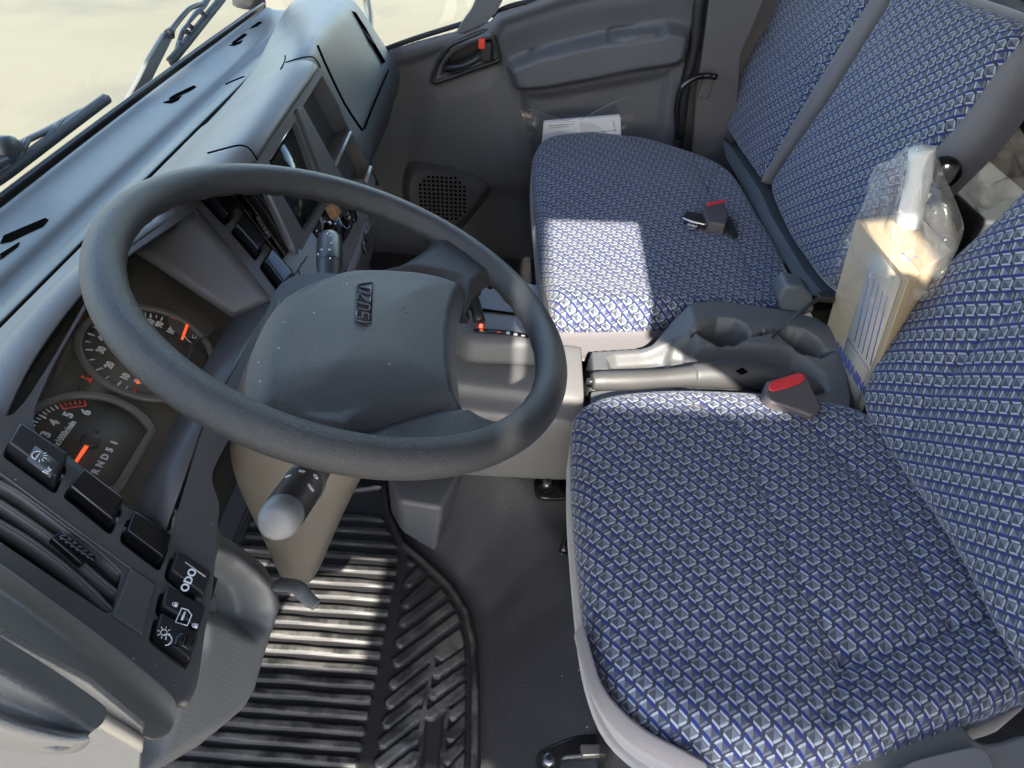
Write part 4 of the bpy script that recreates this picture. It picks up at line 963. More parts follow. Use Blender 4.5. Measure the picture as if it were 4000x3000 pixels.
# light front corner panel of the cushion
cpn = spline([PZ(u, v, .415) for u, v in ((1255,1380),(1272,1440),(1300,1510),(1340,1570),(1400,1618),(1480,1655),(1560,1675))], 4)
cpt = spline([PZ(u, v, .452) for u, v in ((1262,1340),(1284,1420),(1305,1480),(1345,1530),(1400,1575),(1470,1612),(1530,1645))], 4)
cpm = [(a+b)/2+V((-.012,.012,.004)) for a, b in zip(cpn, cpt)]
cpb = [p+V((.01,-.01,-.07)) for p in cpn]
VELL = velour('pale_velour', (.19,.175,.178))
loft('corner_panel', [cpt, cpm, cpn, cpb], VELL, ds, thick=.004, sub=1)
# backrest
TB = math.radians(15); BU = V((0, -math.sin(TB), math.cos(TB))); BN = V((0, math.cos(TB), math.sin(TB))); BP = V((0, -.575, .47))
def B2(l): return to2([AT(u, v, BN, BP) for u, v in l], (0,-.575,.47), (1,0,0), BU)
bl = B2([(2240,350),(2130,460),(2060,526),(2000,590),(1950,648),(1905,715),(1872,780),(1856,830),(1855,870),(1868,925),(1900,985),(1945,1055),(1995,1130),(2040,1205),(2085,1290),(2135,1390),(2190,1470),(2240,1515),(2320,1530),(2460,1480)])
bl = [(x, y) for x, y in bl]
top = max(y for x, y in bl)
bl += [(.26,.16),(.25,.35),(.27,.60),(.36,.68),(.58,.70),(.80,.68),(.875,.60)]
bs1 = B2([(2212,625),(2110,745),(2007,865),(1975,915),(1947,973),(1962,1010)])
bs1 = [(bs1[0][0]+.0, .60)] + bs1
def bfh(P): return wob(P, 6, .004, 5) + .012*np.exp(-((P[:,0]-.84)/.05)**2)
EXB = V((1,0,0))
# right-handed frame facing the front: ex = -X so that ex x up = +Y-ish
def flipx(l): return [(-x, y) for x, y in l]
def back_pillow(name, l, seams, parent, r, side, crown, hf=None, mat=None, uvo=(0,0), **kw):
    l2 = flipx(l); s2 = [flipx(s) for s in seams]
    o = pillow(name, l2, (0,-.575,.47), (-1,0,0), BU, mat or FAB, parent, r, side, crown, s2, (lambda P: hf(P*np.array([-1,1]))) if hf else None, 'back', uvo=uvo, **kw)
    return o
SOLV['back'] = np.linalg.inv(np.array([[.0125, -.0125],[.0108, .0108]]))
back_pillow('backrest', bl, [bs1], ds, .045, .03, .008, bfh)
blk = [(np.mean([p[0] for p in bl])+(x-np.mean([p[0] for p in bl]))*.99, y) for x, y in bl]
prism('backrest_rear', [V((x,-.575,.47))+BU*y-BN*.07 for x, y in blk], BN, .03, VEL, ds, .012)
# recliner cover at the rear corner
rc = [PZ(u, v, .43) for u, v in ((1800,1662),(1850,1620),(1905,1590),(1960,1578),(2040,1560),(2075,1552),(2098,1590),(2125,1605),(2160,1600),(2215,1580),(2260,1620),(2230,1720),(1860,1760))]
prism('recliner_cover', roundpoly(rc, .012), (0,0,1), .05, plastic('cover_plastic', (.17,.165,.16), .42, 900, .15), ds, .012, seg=4)
lv = [PZ(u, v, .452) for u, v in ((1930,1690),(1940,1662),(1975,1642),(2040,1626),(2100,1612),(2125,1616),(2145,1640),(2150,1700))]
prism('recliner_lever', roundpoly(lv, .008), (0,0,1), .025, bpy.data.materials['cover_plastic'], ds, .007, seg=4)
# seat rails, bolts and adjust lever
def bolt(p, par, s=1):
    lathe('washer', [(.017*s,0),(.017*s,.003)], p, (0,0,1), DMET, par, 24); lathe('bolt_head', [(.0095*s,.003),(.0095*s,.011),(.007*s,.013)], p, (0,0,1), simple('steel', (.25,.25,.26), .3, .9) if 'steel' not in bpy.data.materials else bpy.data.materials['steel'], par, 6)
    lathe('bolt_stud', [(.004*s,.013),(.004*s,.016)], p, (0,0,1), DMET, par, 12)
def Q(u, v, z): return PZ(u, v, z)
tab = roundpoly([Q(u, v, .225) for u, v in ((1152,1035),(1168,1028),(1260,1028),(1260,1074),(1172,1076),(1156,1066))], .012)
prism('rail_foot', tab, (0,0,1), .012, DMET, ds, .004); bolt(Q(1181, 1050, .226), ds)
prism('rail_hole', roundpoly([Q(u, v, .2265) for u, v in ((1206,1036),(1240,1036),(1244,1062),(1212,1062))], .008), (0,0,1), .002, SLOT, ds, 0)
ft = roundpoly([Q(u, v, .20) for u, v in ((1156,1660),(1162,1630),(1178,1610),(1240,1586),(1270,1582),(1420,1590),(1420,1626),(1300,1632),(1210,1640),(1196,1690),(1160,1700))], .01)
prism('rail_foot', ft, (0,0,1), .02, DMET, ds, .006); bolt(Q(1184, 1646, .202), ds)
quadbox('seat_rail', [Q(u, v, .215) for u, v in ((1298,1566),(1312,1558),(1440,1560),(1440,1600),(1300,1600))], (0,0,1), .03, DMET, ds, .003)
quadbox('seat_rail', [Q(u, v, .235) for u, v in ((1252,1615),(1440,1612),(1440,1632),(1256,1640))], (0,0,1), .012, simple('worn_steel', (.30,.28,.25), .3, .7), ds, .002)
tube('adjust_lever', [Q(1258,1020,.30), Q(1238,1100,.28), Q(1228,1150,.27)], .0035, DMET, ds, 10, 2); tube('adjust_lever', [Q(1233,1120,.275), Q(1226,1155,.27), Q(1216,1193,.262)], .0075, DMET, ds, 12, 2)
lathe('lever_tip', [(.003,0),(.0035,.002),(.001,.003)], Q(1215,1197,.262), (Q(1221,1193,.262)-Q(1240,1120,.275)), CHR, ds, 12)
prism('floor_step', [Q(u, v, .14) for u, v in ((1290,1620),(1600,1650),(1600,1760),(1290,1760))], (0,0,1), .02, plastic('step_vinyl', (.025,.027,.032), .4, 260, .4, 'cell'), ds, .004)

# ---- passenger bench
ps = thing('passenger_seat', (1.5,-.35,.2), 'wide blue patterned passenger bench with split backrest beside the far door', 'seat')
pl_ = zz([(1152,335),(1150,360),(1154,420),(1160,480),(1166,540),(1174,600),(1184,650),(1198,688),(1240,692),(1330,692),(1440,690),(1560,689),(1660,690),(1712,686),(1716,640),(1700,580),(1672,520),(1640,470),(1610,420),(1580,380),(1540,352),(1480,330),(1400,308),(1330,298),(1270,293),(1210,296),(1172,308)], .44)
psm = [zz([(1560,352),(1530,420),(1560,470),(1600,540),(1650,690)]), zz([(1500,345),(1520,400),(1535,430)])]
def ph(P): return wob(P, 4, .004, 8) + .008*np.exp(-((P[:,0]-1.12)/.05)**2)
pillow('seat_cushion', pl_, (0,0,.462), (1,0,0), (0,1,0), FAB, ps, .040, .012, .008, psm, ph, uvo=(.3,.2))
pc_ = np.mean(np.array(pl_), axis=0); pb2 = [tuple(pc_+(np.array(q)-pc_)*1.004) for q in pl_]
pillow('seat_band', pb2, (0,0,.428), (1,0,0), (0,1,0), VEL, ps, .03, .055, 0, nth=120, nr=4, under=.04)
box('seat_base', (1.5,-.33,.20), (.7,.36,.30), BLK, ps, bevel=.02)
pbr = B2([(1646,398),(1658,440),(1672,470),(1700,520),(1740,572),(1770,604),(1790,618),(1806,600),(1822,560)])
# near section of the backrest, its visible edge runs up along the grey bolster
pn = B2([(1668,380),(1708,318),(1790,195),(1860,85),(1914,0),(1950,-62),(1985,-52),(2030,-22),(2102,6),(2150,22),(2182,40),(2190,66),(2177,102),(2135,160),(2074,249),(2007,325),(1950,388),(1900,450),(1850,512),(1822,556),(1806,592),(1788,618),(1760,598),(1720,548),(1686,490),(1666,440),(1658,405)])
def pbh(P): return wob(P, 5, .004, 3)
back_pillow('backrest', pn, [], ps, .030, .02, .006, pbh, uvo=(.1,.4))
pn_c = np.mean(np.array(pn), axis=0)
bolster = B2([(1668,392),(1780,200),(1914,-10),(1945,-78),(1990,-68),(2060,-28),(2120,-8),(2175,14),(2202,40),(2206,72),(2194,112),(2152,176),(2090,268),(2022,345),(1966,405),(1916,470),(1866,532),(1838,580),(1822,612),(1800,634),(1750,604),(1704,535),(1668,455)])
def lower(P): return np.full(len(P), -.012)
back_pillow('bolster', bolster, [], ps, .035, .03, 0, lower, VEL, nth=140, nr=6)
prism('backrest_rear', [V((x,-.575,.47))+BU*y-BN*.040 for x, y in bolster], BN, .035, VEL, ps, .015)
# far section
pf = B2([(1560,-140),(1602,-30),(1575,40),(1550,100),(1532,160),(1530,210),(1548,262),(1570,300),(1600,345),(1632,388),(1640,384),(1662,340),(1700,262),(1742,190),(1800,96),(1862,0),(1920,-100),(1800,-200)])
def far_h(P): return wob(P, 5, .004, 4) + .016*sst(sdf(np.array([p for p in B2([(1620,-80),(1650,60),(1700,170),(1640,360),(1550,260),(1540,150),(1600,-60)])]), P), -.03, .05)*0 - .010
fsm = [B2([(1640,-60),(1645,40),(1690,120),(1735,170)]), B2([(1640,360),(1700,270),(1735,170),(1790,80),(1840,-20)])]
back_pillow('backrest', pf, fsm, ps, .03, .03, .010, far_h, uvo=(.6,.1), gd=.006)
pfc = B2([(1560,-140),(1590,-30),(1560,40),(1536,100),(1520,160),(1520,215),(1540,268),(1565,306),(1600,352),(1640,400),(1670,380),(1760,230),(1920,-20),(1940,-110),(1800,-200)])
prism('backrest_rear', [V((x,-.575,.47))+BU*y-BN*.045 for x, y in pfc], BN, .05, VEL, ps, .015)
sp_l = [(1644,394),(1666,350),(1706,272),(1752,192),(1810,98),(1874,0),(1920,-75)]; sp_r = [(1652,392),(1672,362),(1712,302),(1779,205),(1846,98),(1910,0),(1960,-78)]
A_ = [AT(u, v, BN, BP+BN*-.002) for u, v in sp_l]; B_ = [AT(u, v, BN, BP+BN*-.002) for u, v in sp_r]
loft('centre_strip', [[a-BN*.04 for a in A_], A_, [(a+b)/2+BN*.008 for a, b in zip(A_, B_)], B_, [b-BN*.04 for b in B_]], VEL, ps, thick=0, sub=2)
# plastic hinge covers between cushion and backrest
HG = plastic('hinge_plastic', (.10,.115,.13), .45, 900, .2)
prism('hinge_cover', roundpoly([AT(u, v, BN, BP+BN*.0) for u, v in ((1560,300),(1575,312),(1642,412),(1668,470),(1740,590),(1775,630),(1758,640),(1720,605),(1650,500),(1600,400),(1568,340))], .006), BN, .05, HG, ps, .006)
prism('hinge_knob', roundpoly([PX(u, v, 1.09) for u, v in ((1686,632),(1700,615),(1740,622),(1758,640),(1760,675),(1712,692),(1690,676),(1680,650))], .008), (-1,0,0), .05, HG, ps, .010, seg=4)
tube('grab_rail', [PX(1466,300,2.0), PX(1462,240,2.0), PX(1470,196,2.0), PX(1484,178,2.0), PX(1506,166,2.0), PX(1530,164,2.0), PX(1546,166,1.98)], .0085, DMET, ps, 12, 5)
lathe('recline_button', [(.026,0),(.026,.010),(.022,.017),(.014,.021),(.003,.022)], AT(2035,372, (-1,0,0), (1.095,0,0)), (-1,.25,.25), GLB, ps, 28)
# ================================================================= centre console
cn = thing('centre_console', (.95,-.2,.2), 'grey plastic centre console with cup holders between the two seats', 'console')
# front section: flat top with rounded shoulders running to the dashboard
def sec(y, xs, zs): return [V((x, y, z)) for x, z in zip(xs, zs)]
rows = []
for y, z0 in ((-.128,.415),(-.05,.420),(.06,.428),(.14,.438),(.22,.448),(.30,.46)):
    sh = .0 if y < .05 else (y-.05)*.12
    rows.append([V((.846,y,.235)), V((.838,y,.26)), V((.836,y,z0-.075)), V((.838,y,z0-.028)), V((.846,y,z0-.022)), V((.872,y,z0-.020)), V((.880,y,z0-.003)), V((.892,y,z0)), V((.95,y,z0+.002)), V((1.02,y,z0)), V((1.034,y,z0-.008)), V((1.038,y,z0-.06)), V((1.04,y,.2))])
loft('front_cover', rows, CONS, cn, thick=.004, sub=2)
# shift gate housing
sg = [PZ(u, v, .432) for u, v in ((985,745),(1010,775),(1080,792),(1165,795),(1190,770),(1195,690),(1170,655),(1080,650),(1000,655)) ]
sgm = quadbox('gate_housing', roundpoly([PZ(u, v, .425) for u, v in ((930,740),(1000,795),(1165,800),(1188,770),(1192,700),(1185,655),(1080,640),(990,640),(940,680))], .02), (0,.05,1), .055, CONP, cn, .018, .12, seg=5)
GT = .4815
def gz(u, v, d=.0): return PZ(u, v, GT+d)
prism('gate_slot', [gz(u, v, .0004) for u, v in ((998,660),(1160,682),(1160,686),(998,666))], (0,0,1), .001, SLOT, cn, 0)
ql = prism('gate_label', [gz(u, v, .0006) for u, v in ((1022,712),(1032,709),(1090,713),(1160,724),(1160,732),(1090,722),(1030,717))], (0,0,1), .001, GLB, cn, 0)
for ch, u, v, c in (('P',1041,714,'amber'),('R',1078,717,'red'),('N',1098,719,'w'),('D',1114,722,'w'),('5',1131,725,'w'),('1',1147,729,'w')):
    text('gate_lettering', ch, gz(u, v, .0022), (.05,.0,0) if 0 else (1,0,0), (0,1,0), .0085, {'amber': simple('amber_letter',(.8,.45,.05),.5), 'red': REDP, 'w': WHT}[c] if c != 'w' else WHT, ql, bold=.0003)
box('gate_lamp', gz(1039, 704, .001), (.008,.006,.003), simple('red_lamp', (1,.05,.02), .4, emit=1.5), cn, bevel=.001)
gl_ = thing('gear_lever', (1.0,.1,.48), 'black gear lever standing in its gate behind the steering wheel spoke', 'gear lever')
tube('lever_shaft', [gz(1036,694), PX(1024,650,1.03), PX(1016,628,1.04)], .0105, BLK, gl_, 14, 3)
lathe('lever_knob', [(.008,0),(.016,.006),(.020,.020),(.021,.040),(.017,.062),(.006,.072)], PX(1020,642,1.03), (.15,.05,1), BLK, gl_, 28)
# rear section with tray and two cup holders
SO = V((.93,-.36,.43)); cn_b = (-.105, .165, -.26, .226)                    # a along x, b along y
def S2(l, z): return [(p.x-SO.x, p.y-SO.y) for p in (PZ(u, v, z) for u, v in l)]
foot = S2([(1262,738),(1400,730),(1440,700),(1480,684),(1540,680),(1600,688),(1700,704),(1760,722),(1800,750),(1825,780),(1845,820),(1856,860),(1856,910),(1820,930),(1700,925),(1500,900),(1290,880),(1272,870)], .43)
tray = S2([(1312,768),(1330,760),(1400,756),(1450,752),(1452,800),(1430,815),(1320,815)], .425)
hump = S2([(1420,735),(1450,706),(1480,690),(1560,684),(1650,694),(1760,722),(1815,768),(1845,830),(1840,870),(1760,840),(1740,800),(1640,790),(1560,786),(1500,770),(1470,745)], .45)
def SZ(l): return [(p.x-SO.x, p.y-SO.y) for p in (PZ(u, v, z) for u, v, z in l)]
NZ, FZ = .438, .474
cup1 = SZ([(1491,742,NZ),(1492,728,.455),(1499,713,FZ),(1520,697,FZ),(1551,686,FZ),(1587,689,FZ),(1610,700,FZ),(1622,716,FZ),(1644,730,.455),(1640,744,NZ),(1619,751,NZ),(1583,763,NZ),(1545,764,NZ),(1515,754,NZ)])
cup2 = SZ([(1630,718,FZ),(1664,710,FZ),(1703,706,FZ),(1740,712,FZ),(1767,725,FZ),(1788,742,FZ),(1799,762,.455),(1795,776,NZ),(1767,786,NZ),(1727,779,NZ),(1690,762,NZ),(1663,746,NZ),(1645,734,.455)])
brk = S2([(1262,816),(1400,806),(1500,800),(1600,795),(1700,805),(1760,838),(1770,862),(1740,870),(1600,868),(1300,870),(1262,862)], .41)
def cons_h(P):
    A_, B_ = P[:,0], P[:,1]
    h = -.012 + (.016+.040*sst(A_, -.025, .115))*sst(-B_, -.055, -.030) + .046*sst(A_, .055, .085)*sst(-B_, -.13, -.03)*(1-sst(-B_, -.055, -.030))
    h -= .020*sst(sdf(tray, P), -.003, .012)
    h -= .030*sst(sdf(brk, P), -.012, .015)
    c = np.maximum(sdf(cup1, P), sdf(cup2, P)); h = np.where(c > -.004, h*(1-sst(c, -.002, .006)) + (-.10)*sst(c, -.002, .006), h)
    h -= .25*(1-sst(sdf(foot, P), -.006, .016)**.7)
    return h
relief('rear_tray', SO, (1,0,0), (0,1,0), (-.13,.24,-.29,.245), .003, cons_h, CONP, cn, edge=foot)
prism('near_flap', [PZ(u, v, .40) for u, v in ((1275,872),(1276,845),(1340,836),(1440,836),(1500,850),(1500,880))], (0,0,1), .01, CONP, cn, .004)
box('console_core', (.945,-.36,.26), (.16,.42,.20), CONP, cn, bevel=.02)
# parking brake
hb = thing('parking_brake', (.88,-.3,.42), 'dark grey parking brake lever lying beside the cup holders', 'parking brake')
def PBz(u, v, z=.447): return PZ(u, v, z)
tube('brake_handle', [PBz(1280,824), PBz(1300,823), PBz(1360,822), PBz(1430,818), PBz(1500,812)], [.0135,.0165,.0165,.0155,.019], plastic('brake_grey', (.06,.06,.06), .45, 700, .3, dust=80), hb, 20, 6, flat=1.05)
tube('brake_sleeve', [PBz(1496,812), PBz(1560,810,.446), PBz(1630,812,.442), PBz(1700,826,.435), PBz(1745,842,.425), PBz(1770,858,.41)], [.0195,.0235,.0245,.0225,.019,.013], bpy.data.materials['brake_grey'], hb, 20, 6, flat=1.1)
tube('release_button', [PBz(1268,824), PBz(1284,824)], [.0055,.006], BLK, hb, 14, 1)
prism('sleeve_notch', [PBz(u, v, .4725) for u, v in ((1590,800),(1604,794),(1616,803),(1602,808))], (0,0,1), .002, SLOT, hb, 0)
# ================================================================= belt buckles
def buckle(name, loc, label, body, btn, zt, thing_):
    pass
bk = thing('belt_buckle', (.85,-.44,.46), 'grey seat belt buckle with bright red button beside the driver seat', 'belt buckle', 'seat belt buckles')
BGR = plastic('buckle_grey', (.085,.075,.078), .5, 900, .2)
bn = V((-.18,-.05,1)).normalized(); bo = V((.86,-.42,.49))
bq = [AT(u, v, bn, bo) for u, v in ((1652,852),(1656,822),(1730,800),(1744,806),(1752,830),(1776,880),(1758,898),(1740,892),(1690,874),(1664,868))]
prism('buckle_body', roundpoly(bq, .006), bn, .024, BGR, bk, .005, seg=4)
bq2 = [AT(u, v, bn, bo+bn*.0025) for u, v in ((1660,836),(1664,824),(1726,804),(1738,808),(1740,818),(1728,828),(1674,844),(1664,842))]
prism('release_button', roundpoly(bq2, .004), bn, .006, RED, bk, .002)
bk2 = thing('belt_buckle', (1.42,-.44,.48), 'black belt buckle with thin red button and metal tongue lying on the passenger bench', 'belt buckle', 'seat belt buckles')
q0 = PZ(1548,458,.485)
b2q = [PZ(u, v, .492) for u, v in ((1516,446),(1526,438),(1566,430),(1573,470),(1568,484),(1530,478))]
prism('buckle_body', b2q, (0,0,1), .03, BGR, bk2, .004)
prism('release_button', [PZ(u, v, .4945) for u, v in ((1526,438),(1566,430),(1567,434),(1528,443))], (0,0,1), .004, RED, bk2, .001)
t0 = [PZ(u, v, .482) for u, v in ((1477,462),(1482,454),(1524,462),(1530,476),(1526,484),(1478,474))]
prism('tongue_cover', t0, (0,0,1), .012, BLK, bk2, .003)
tube('tongue_rod', [PZ(1474,472,.482), PZ(1500,480,.482), PZ(1530,486,.482)], .0035, CHR, bk2, 10, 2)
prism('metal_tongue', roundpoly([PZ(u, v, .478) for u, v in ((1484,480),(1508,486),(1502,496),(1486,492))], .004), (0,0,1), .003, CHR, bk2, .0006)
tube('belt_webbing', [PZ(1570,470,.475), PZ(1583,500,.472), PZ(1588,515,.46)], .009, BLK, bk2, 10, 3, flat=.2)
sb = thing('seat_belt', (1.05,-.5,.5), 'thin black belt stalk slanting from the console up to the passenger seat', 'seat belt')
tube('belt_strap', [PZ(1655,742,.45), PZ(1690,708,.49), PZ(1730,672,.52), PZ(1770,645,.53), PZ(1788,638,.53)], [.004,.005,.006,.007,.008], BLK, sb, 10, 5, flat=.5)
box('strap_clip', PZ(1782,642,.532), (.02,.03,.012), BLK, sb, bevel=.003)

# ================================================================= far door
dr = thing('passenger_door', (2.05,0,.4), 'dark grey far door with recessed handle, armrest and speaker grille', 'door')
DX = 2.05
# relief frame facing the cab: ex = -Y (image right), ey = +Z, n = -X
def D2(l): return [(-p.y, p.z) for p in (PX(u, v, DX) for u, v in l)]
door_out = D2([(700,160),(829,112),(900,88),(986,66),(1062,40),(1075,24),(1140,4),(1200,-20),(1330,-90),(1540,-140),(1504,40),(1480,180),(1452,330),(1440,420),(1440,700),(600,700)])
arm = D2([(1096,142),(1108,126),(1160,106),(1230,88),(1310,70),(1380,54),(1440,46),(1478,56),(1492,64),(1488,95),(1480,125),(1462,140),(1380,152),(1280,172),(1180,190),(1130,194),(1112,186)])
rcs = D2([(932,176),(938,148),(950,122),(970,98),(1010,80),(1062,62),(1070,84),(1080,122),(1076,132),(1020,152),(960,172),(944,180)])
bowl = D2([(950,162),(960,132),(982,110),(1020,92),(1040,88),(1062,76),(1070,108),(1068,124),(1020,138),(970,160)])
pkt = D2([(1118,200),(1180,200),(1280,182),(1400,160),(1452,150),(1440,240),(1430,330),(1420,420),(1170,420),(1150,340),(1132,260)])
lowr = D2([(1130,215),(1120,130),(1090,60),(1084,170),(1110,280),(1140,345),(1160,420),(1100,420),(1000,420),(900,420),(880,360),(900,260),(930,190),(1000,170),(1070,150)])
upper = D2([(1085,60),(1150,35),(1250,5),(1380,-10),(1480,-20),(1500,-80),(1100,-60),(1070,20)])
inset = D2([(1310,66),(1322,60),(1420,50),(1436,52),(1440,62),(1430,70),(1400,76),(1322,86),(1312,84)])
grip = D2([(1325,72),(1415,60),(1418,64),(1415,70),(1328,80),(1322,78)])
slot2 = D2([(1142,112),(1150,106),(1174,102),(1172,108),(1150,115)])
lightp = D2([(866,98),(905,80),(935,78),(940,108),(920,126),(880,142),(868,130)])
belt = D2([(829,112),(1062,40),(1075,24),(1200,-20),(1330,-60),(1540,-100),(1540,-60),(1330,-25),(1200,10),(1090,48),(1075,75),(980,100),(829,150)])
def door_h(P):
    h = .018*np.exp(-(sdf(upper, P).clip(max=0)/.05)**2)
    h += .045*sst(sdf(arm, P), -.006, .022)
    h -= .020*sst(sdf(pkt, P), -.004, .03)
    h += .012*sst(sdf(lowr, P), -.02, .05)
    h += .016*sst(sdf(rcs, P), -.008, .006) - .050*sst(sdf(bowl, P), -.002, .014)
    h -= .010*sst(sdf(inset, P), -.002, .004); h += .010*sst(sdf(grip, P), -.001, .004)
    h -= .012*sst(sdf(slot2, P), -.001, .002)
    h += .002*sst(sdf(lightp, P), -.001, .002)
    h += .012*sst(sdf(belt, P), -.01, .015)
    h += .05*np.exp(-((P[:,1]-.0)/.12)**2)
    return h
panel = relief('door_panel', (DX,0,0), (0,-1,0), (0,0,1), (-.75,.50,-.05,.92), .005, door_h, DOORP, dr, edge=door_out)
def DP(u, v, x=DX): return PX(u, v, x)
tube('handle_bezel', [DP(u, v, 2.03) for u, v in ((936,176),(942,148),(954,122),(974,98),(1010,82),(1060,64),(1068,84),(1078,122),(1072,132),(1020,150),(960,172))], .006, BLK, dr, 8, 3, closed=True)
prism('handle_bowl', [DP(u, v, 2.072) for u, v in ((950,162),(960,132),(982,110),(1020,92),(1062,76),(1070,108),(1068,124),(1020,138),(970,160))], (-1,0,0), .004, BLK, dr, .001)
loft('door_handle', [[DP(956,158,2.03), DP(985,158,2.012), DP(1015,148,2.008), DP(1045,128,2.012), DP(1060,112,2.03)], [DP(954,146,2.028), DP(985,146,2.006), DP(1012,138,2.002), DP(1036,120,2.006), DP(1048,104,2.03)], [DP(958,138,2.04), DP(985,138,2.02), DP(1010,132,2.015), DP(1030,116,2.02), DP(1040,104,2.04)]], BLK, dr, thick=.006, sub=2)
box('lock_knob', DP(1050,112,2.015), (.012,.03,.05), BLK, dr, bevel=.004)
box('lock_mark', DP(1041,94,2.014), (.012,.018,.026), REDP, dr, bevel=.003)
# speaker pod
so = DP(955, 425, 2.0)
spd = [DP(u, v, 2.045) for u, v in ((872,372),(880,350),(900,343),(960,352),(1030,372),(1056,392),(1064,408),(1050,430),(1020,470),(990,510),(930,500),(880,470),(866,420))]
spf = [DP(u, v, 1.985) for u, v in ((884,388),(892,376),(910,372),(960,380),(1010,396),(1036,412),(1040,424),(1028,440),(1005,470),(976,498),(930,488),(892,462),(880,420))]
pod_ = thing('door_speaker', so, 'round dotted speaker grille pod low on the far door', 'speaker')
pod_.parent = dr; pod_.location = -wloc(dr); del pod_['category']; del pod_['label']
bpy.data.objects.remove(pod_)
sp_o = loft('speaker_pod', [spf, [(a+b)/2+V((-.018,0,0)) for a, b in zip(spd, spf)], spd], DOORP, dr, thick=0, sub=2, closed=True)
gfc = prism('speaker_face', [p*.98+so*.02 for p in spf], (-1,0,0), .006, DOORP, dr, .004)
sc0 = DP(956, 428, 1.978)
k = 0
for a in range(-6, 7):
    for b in range(-6, 7):
        if a*a+b*b > 34: continue
        p = sc0 + V((0, .0135*a, .0135*b)); 
        k += 1
SP = []; SFc = []
for a in range(-6, 7):
    for b in range(-6, 7):
        if a*a+b*b > 34: continue
        c = sc0 + V((-.001, .0135*a, .0135*b)); m0 = len(SP)
        for q in range(8): SP.append(c+V((0, .0046*math.cos(q*math.pi/4), .0046*math.sin(q*math.pi/4))))
        SFc.append(list(range(m0, m0+8)))
mesh('speaker_grille', SP, SFc, SLOT, dr, smooth=False)
# door glass, belt seal, quarter divider
bs_ = [DP(u, v, 2.06) for u, v in ((760,136),(828,108),(900,82),(990,54),(1020,44))]
tube('belt_seal', bs_, .007, RUB, dr, 8, 4)
tube('belt_seal', [DP(u, v, 2.06) for u, v in ((1062,34),(1100,14),(1180,-6),(1300,-50))], .007, RUB, dr, 8, 4)
prism('window_divider', roundpoly([DP(u, v, 2.03) for u, v in ((985,70),(1002,42),(1018,20),(1040,-30),(1072,-100),(1120,-100),(1096,-20),(1072,28),(1052,48),(1024,62),(1000,72))], .006), (-1,0,0), .03, DOORP, dr, .008)
mesh('window_pane', [(2.085,.70,.45),(2.085,-.48,.72),(2.085,-.48,1.72),(2.085,.60,1.72)], [(0,1,2,3)], GLASS, dr, smooth=False)
# mirror stay outside
ms = thing('mirror_stay', (2.2,.45,.7), 'curved bare metal mirror arm outside the far window', 'mirror arm')
tube('stay_tube', [PX(780,-40,2.25), PX(792,0,2.25), PX(797,30,2.24), PX(797,62,2.22), PX(790,88,2.19), PX(780,110,2.15)], .012, simple('satin_metal', (.5,.48,.42), .35, .6), ms, 14, 6)
# ================================================================= booklet in a clear bag in the door pocket
mb = thing('owner_booklet', (1.96,-.2,.42), 'white printed booklet standing in the far door pocket', 'booklet')
bq_ = [PX(u, v, 1.965) for u, v in ((1170,318),(1174,268),(1176,264),(1338,250),(1340,254),(1342,296),(1338,345),(1180,345))]
bb_ = prism('booklet_pages', bq_, (-1,0,0), .014, PAPER, mb, .001)
def bpt(u, v): return PX(u, v, 1.9635)
exb = (bpt(1320,266)-bpt(1180,278)).normalized(); eyb = V((-1,0,0)).cross(exb); eyb = -eyb if eyb.z < 0 else eyb
INK = simple('grey_ink', (.15,.15,.2), .6)
for (u0, v0, u1, v1) in ((1184,272,1240,267),(1184,277,1228,273),(1325,262,1329,285),(1300,284,1330,281),(1210,292,1290,285)):
    a_, b_ = bpt(u0, v0), bpt(u1, v1); tube('booklet_print', [a_, b_], .0007, INK, bb_, 5, 1)
pbg = thing('clear_pouch', (1.94,-.2,.45), 'crumpled clear plastic pouch around the white booklet at the far door', 'plastic bag')
def crump(name, quad, mat, par, nu=26, nv=18, amp=.012, sc=18, seed=1, k=2):
    a, b, c, d = [V(q) for q in quad]; n = (b-a).cross(d-a).normalized(); rows = []
    for i in range(nv):
        t = i/(nv-1); r_ = []
        for j in range(nu):
            s = j/(nu-1); p = a*(1-s)*(1-t)+b*s*(1-t)+c*s*t+d*(1-s)*t
            q = p*sc+V((seed*3.1, seed, 0)); r_.append(p + n*amp*(noise.noise(q)+.5*abs(noise.noise(q*2.3))) )
        rows.append(r_)
    return loft(name, rows, mat, par, thick=0, sub=1)
crump('pouch_sheet', [PX(1122,240,1.955), PX(1290,268,1.945), PX(1360,330,1.95), PX(1160,340,1.955)], FILM2, pbg, amp=.012, seed=2)
crump('pouch_sheet', [PX(1250,256,1.943), PX(1368,204,1.935), PX(1370,300,1.945), PX(1262,330,1.95)], FILM2, pbg, amp=.012, seed=5)
tube('pouch_fold', [PX(u, v, 1.94) for u, v in ((1122,240),(1150,236),(1190,250),(1230,262),(1262,254),(1310,228),(1366,206),(1369,218))], .0012, FILM, pbg, 6, 4)

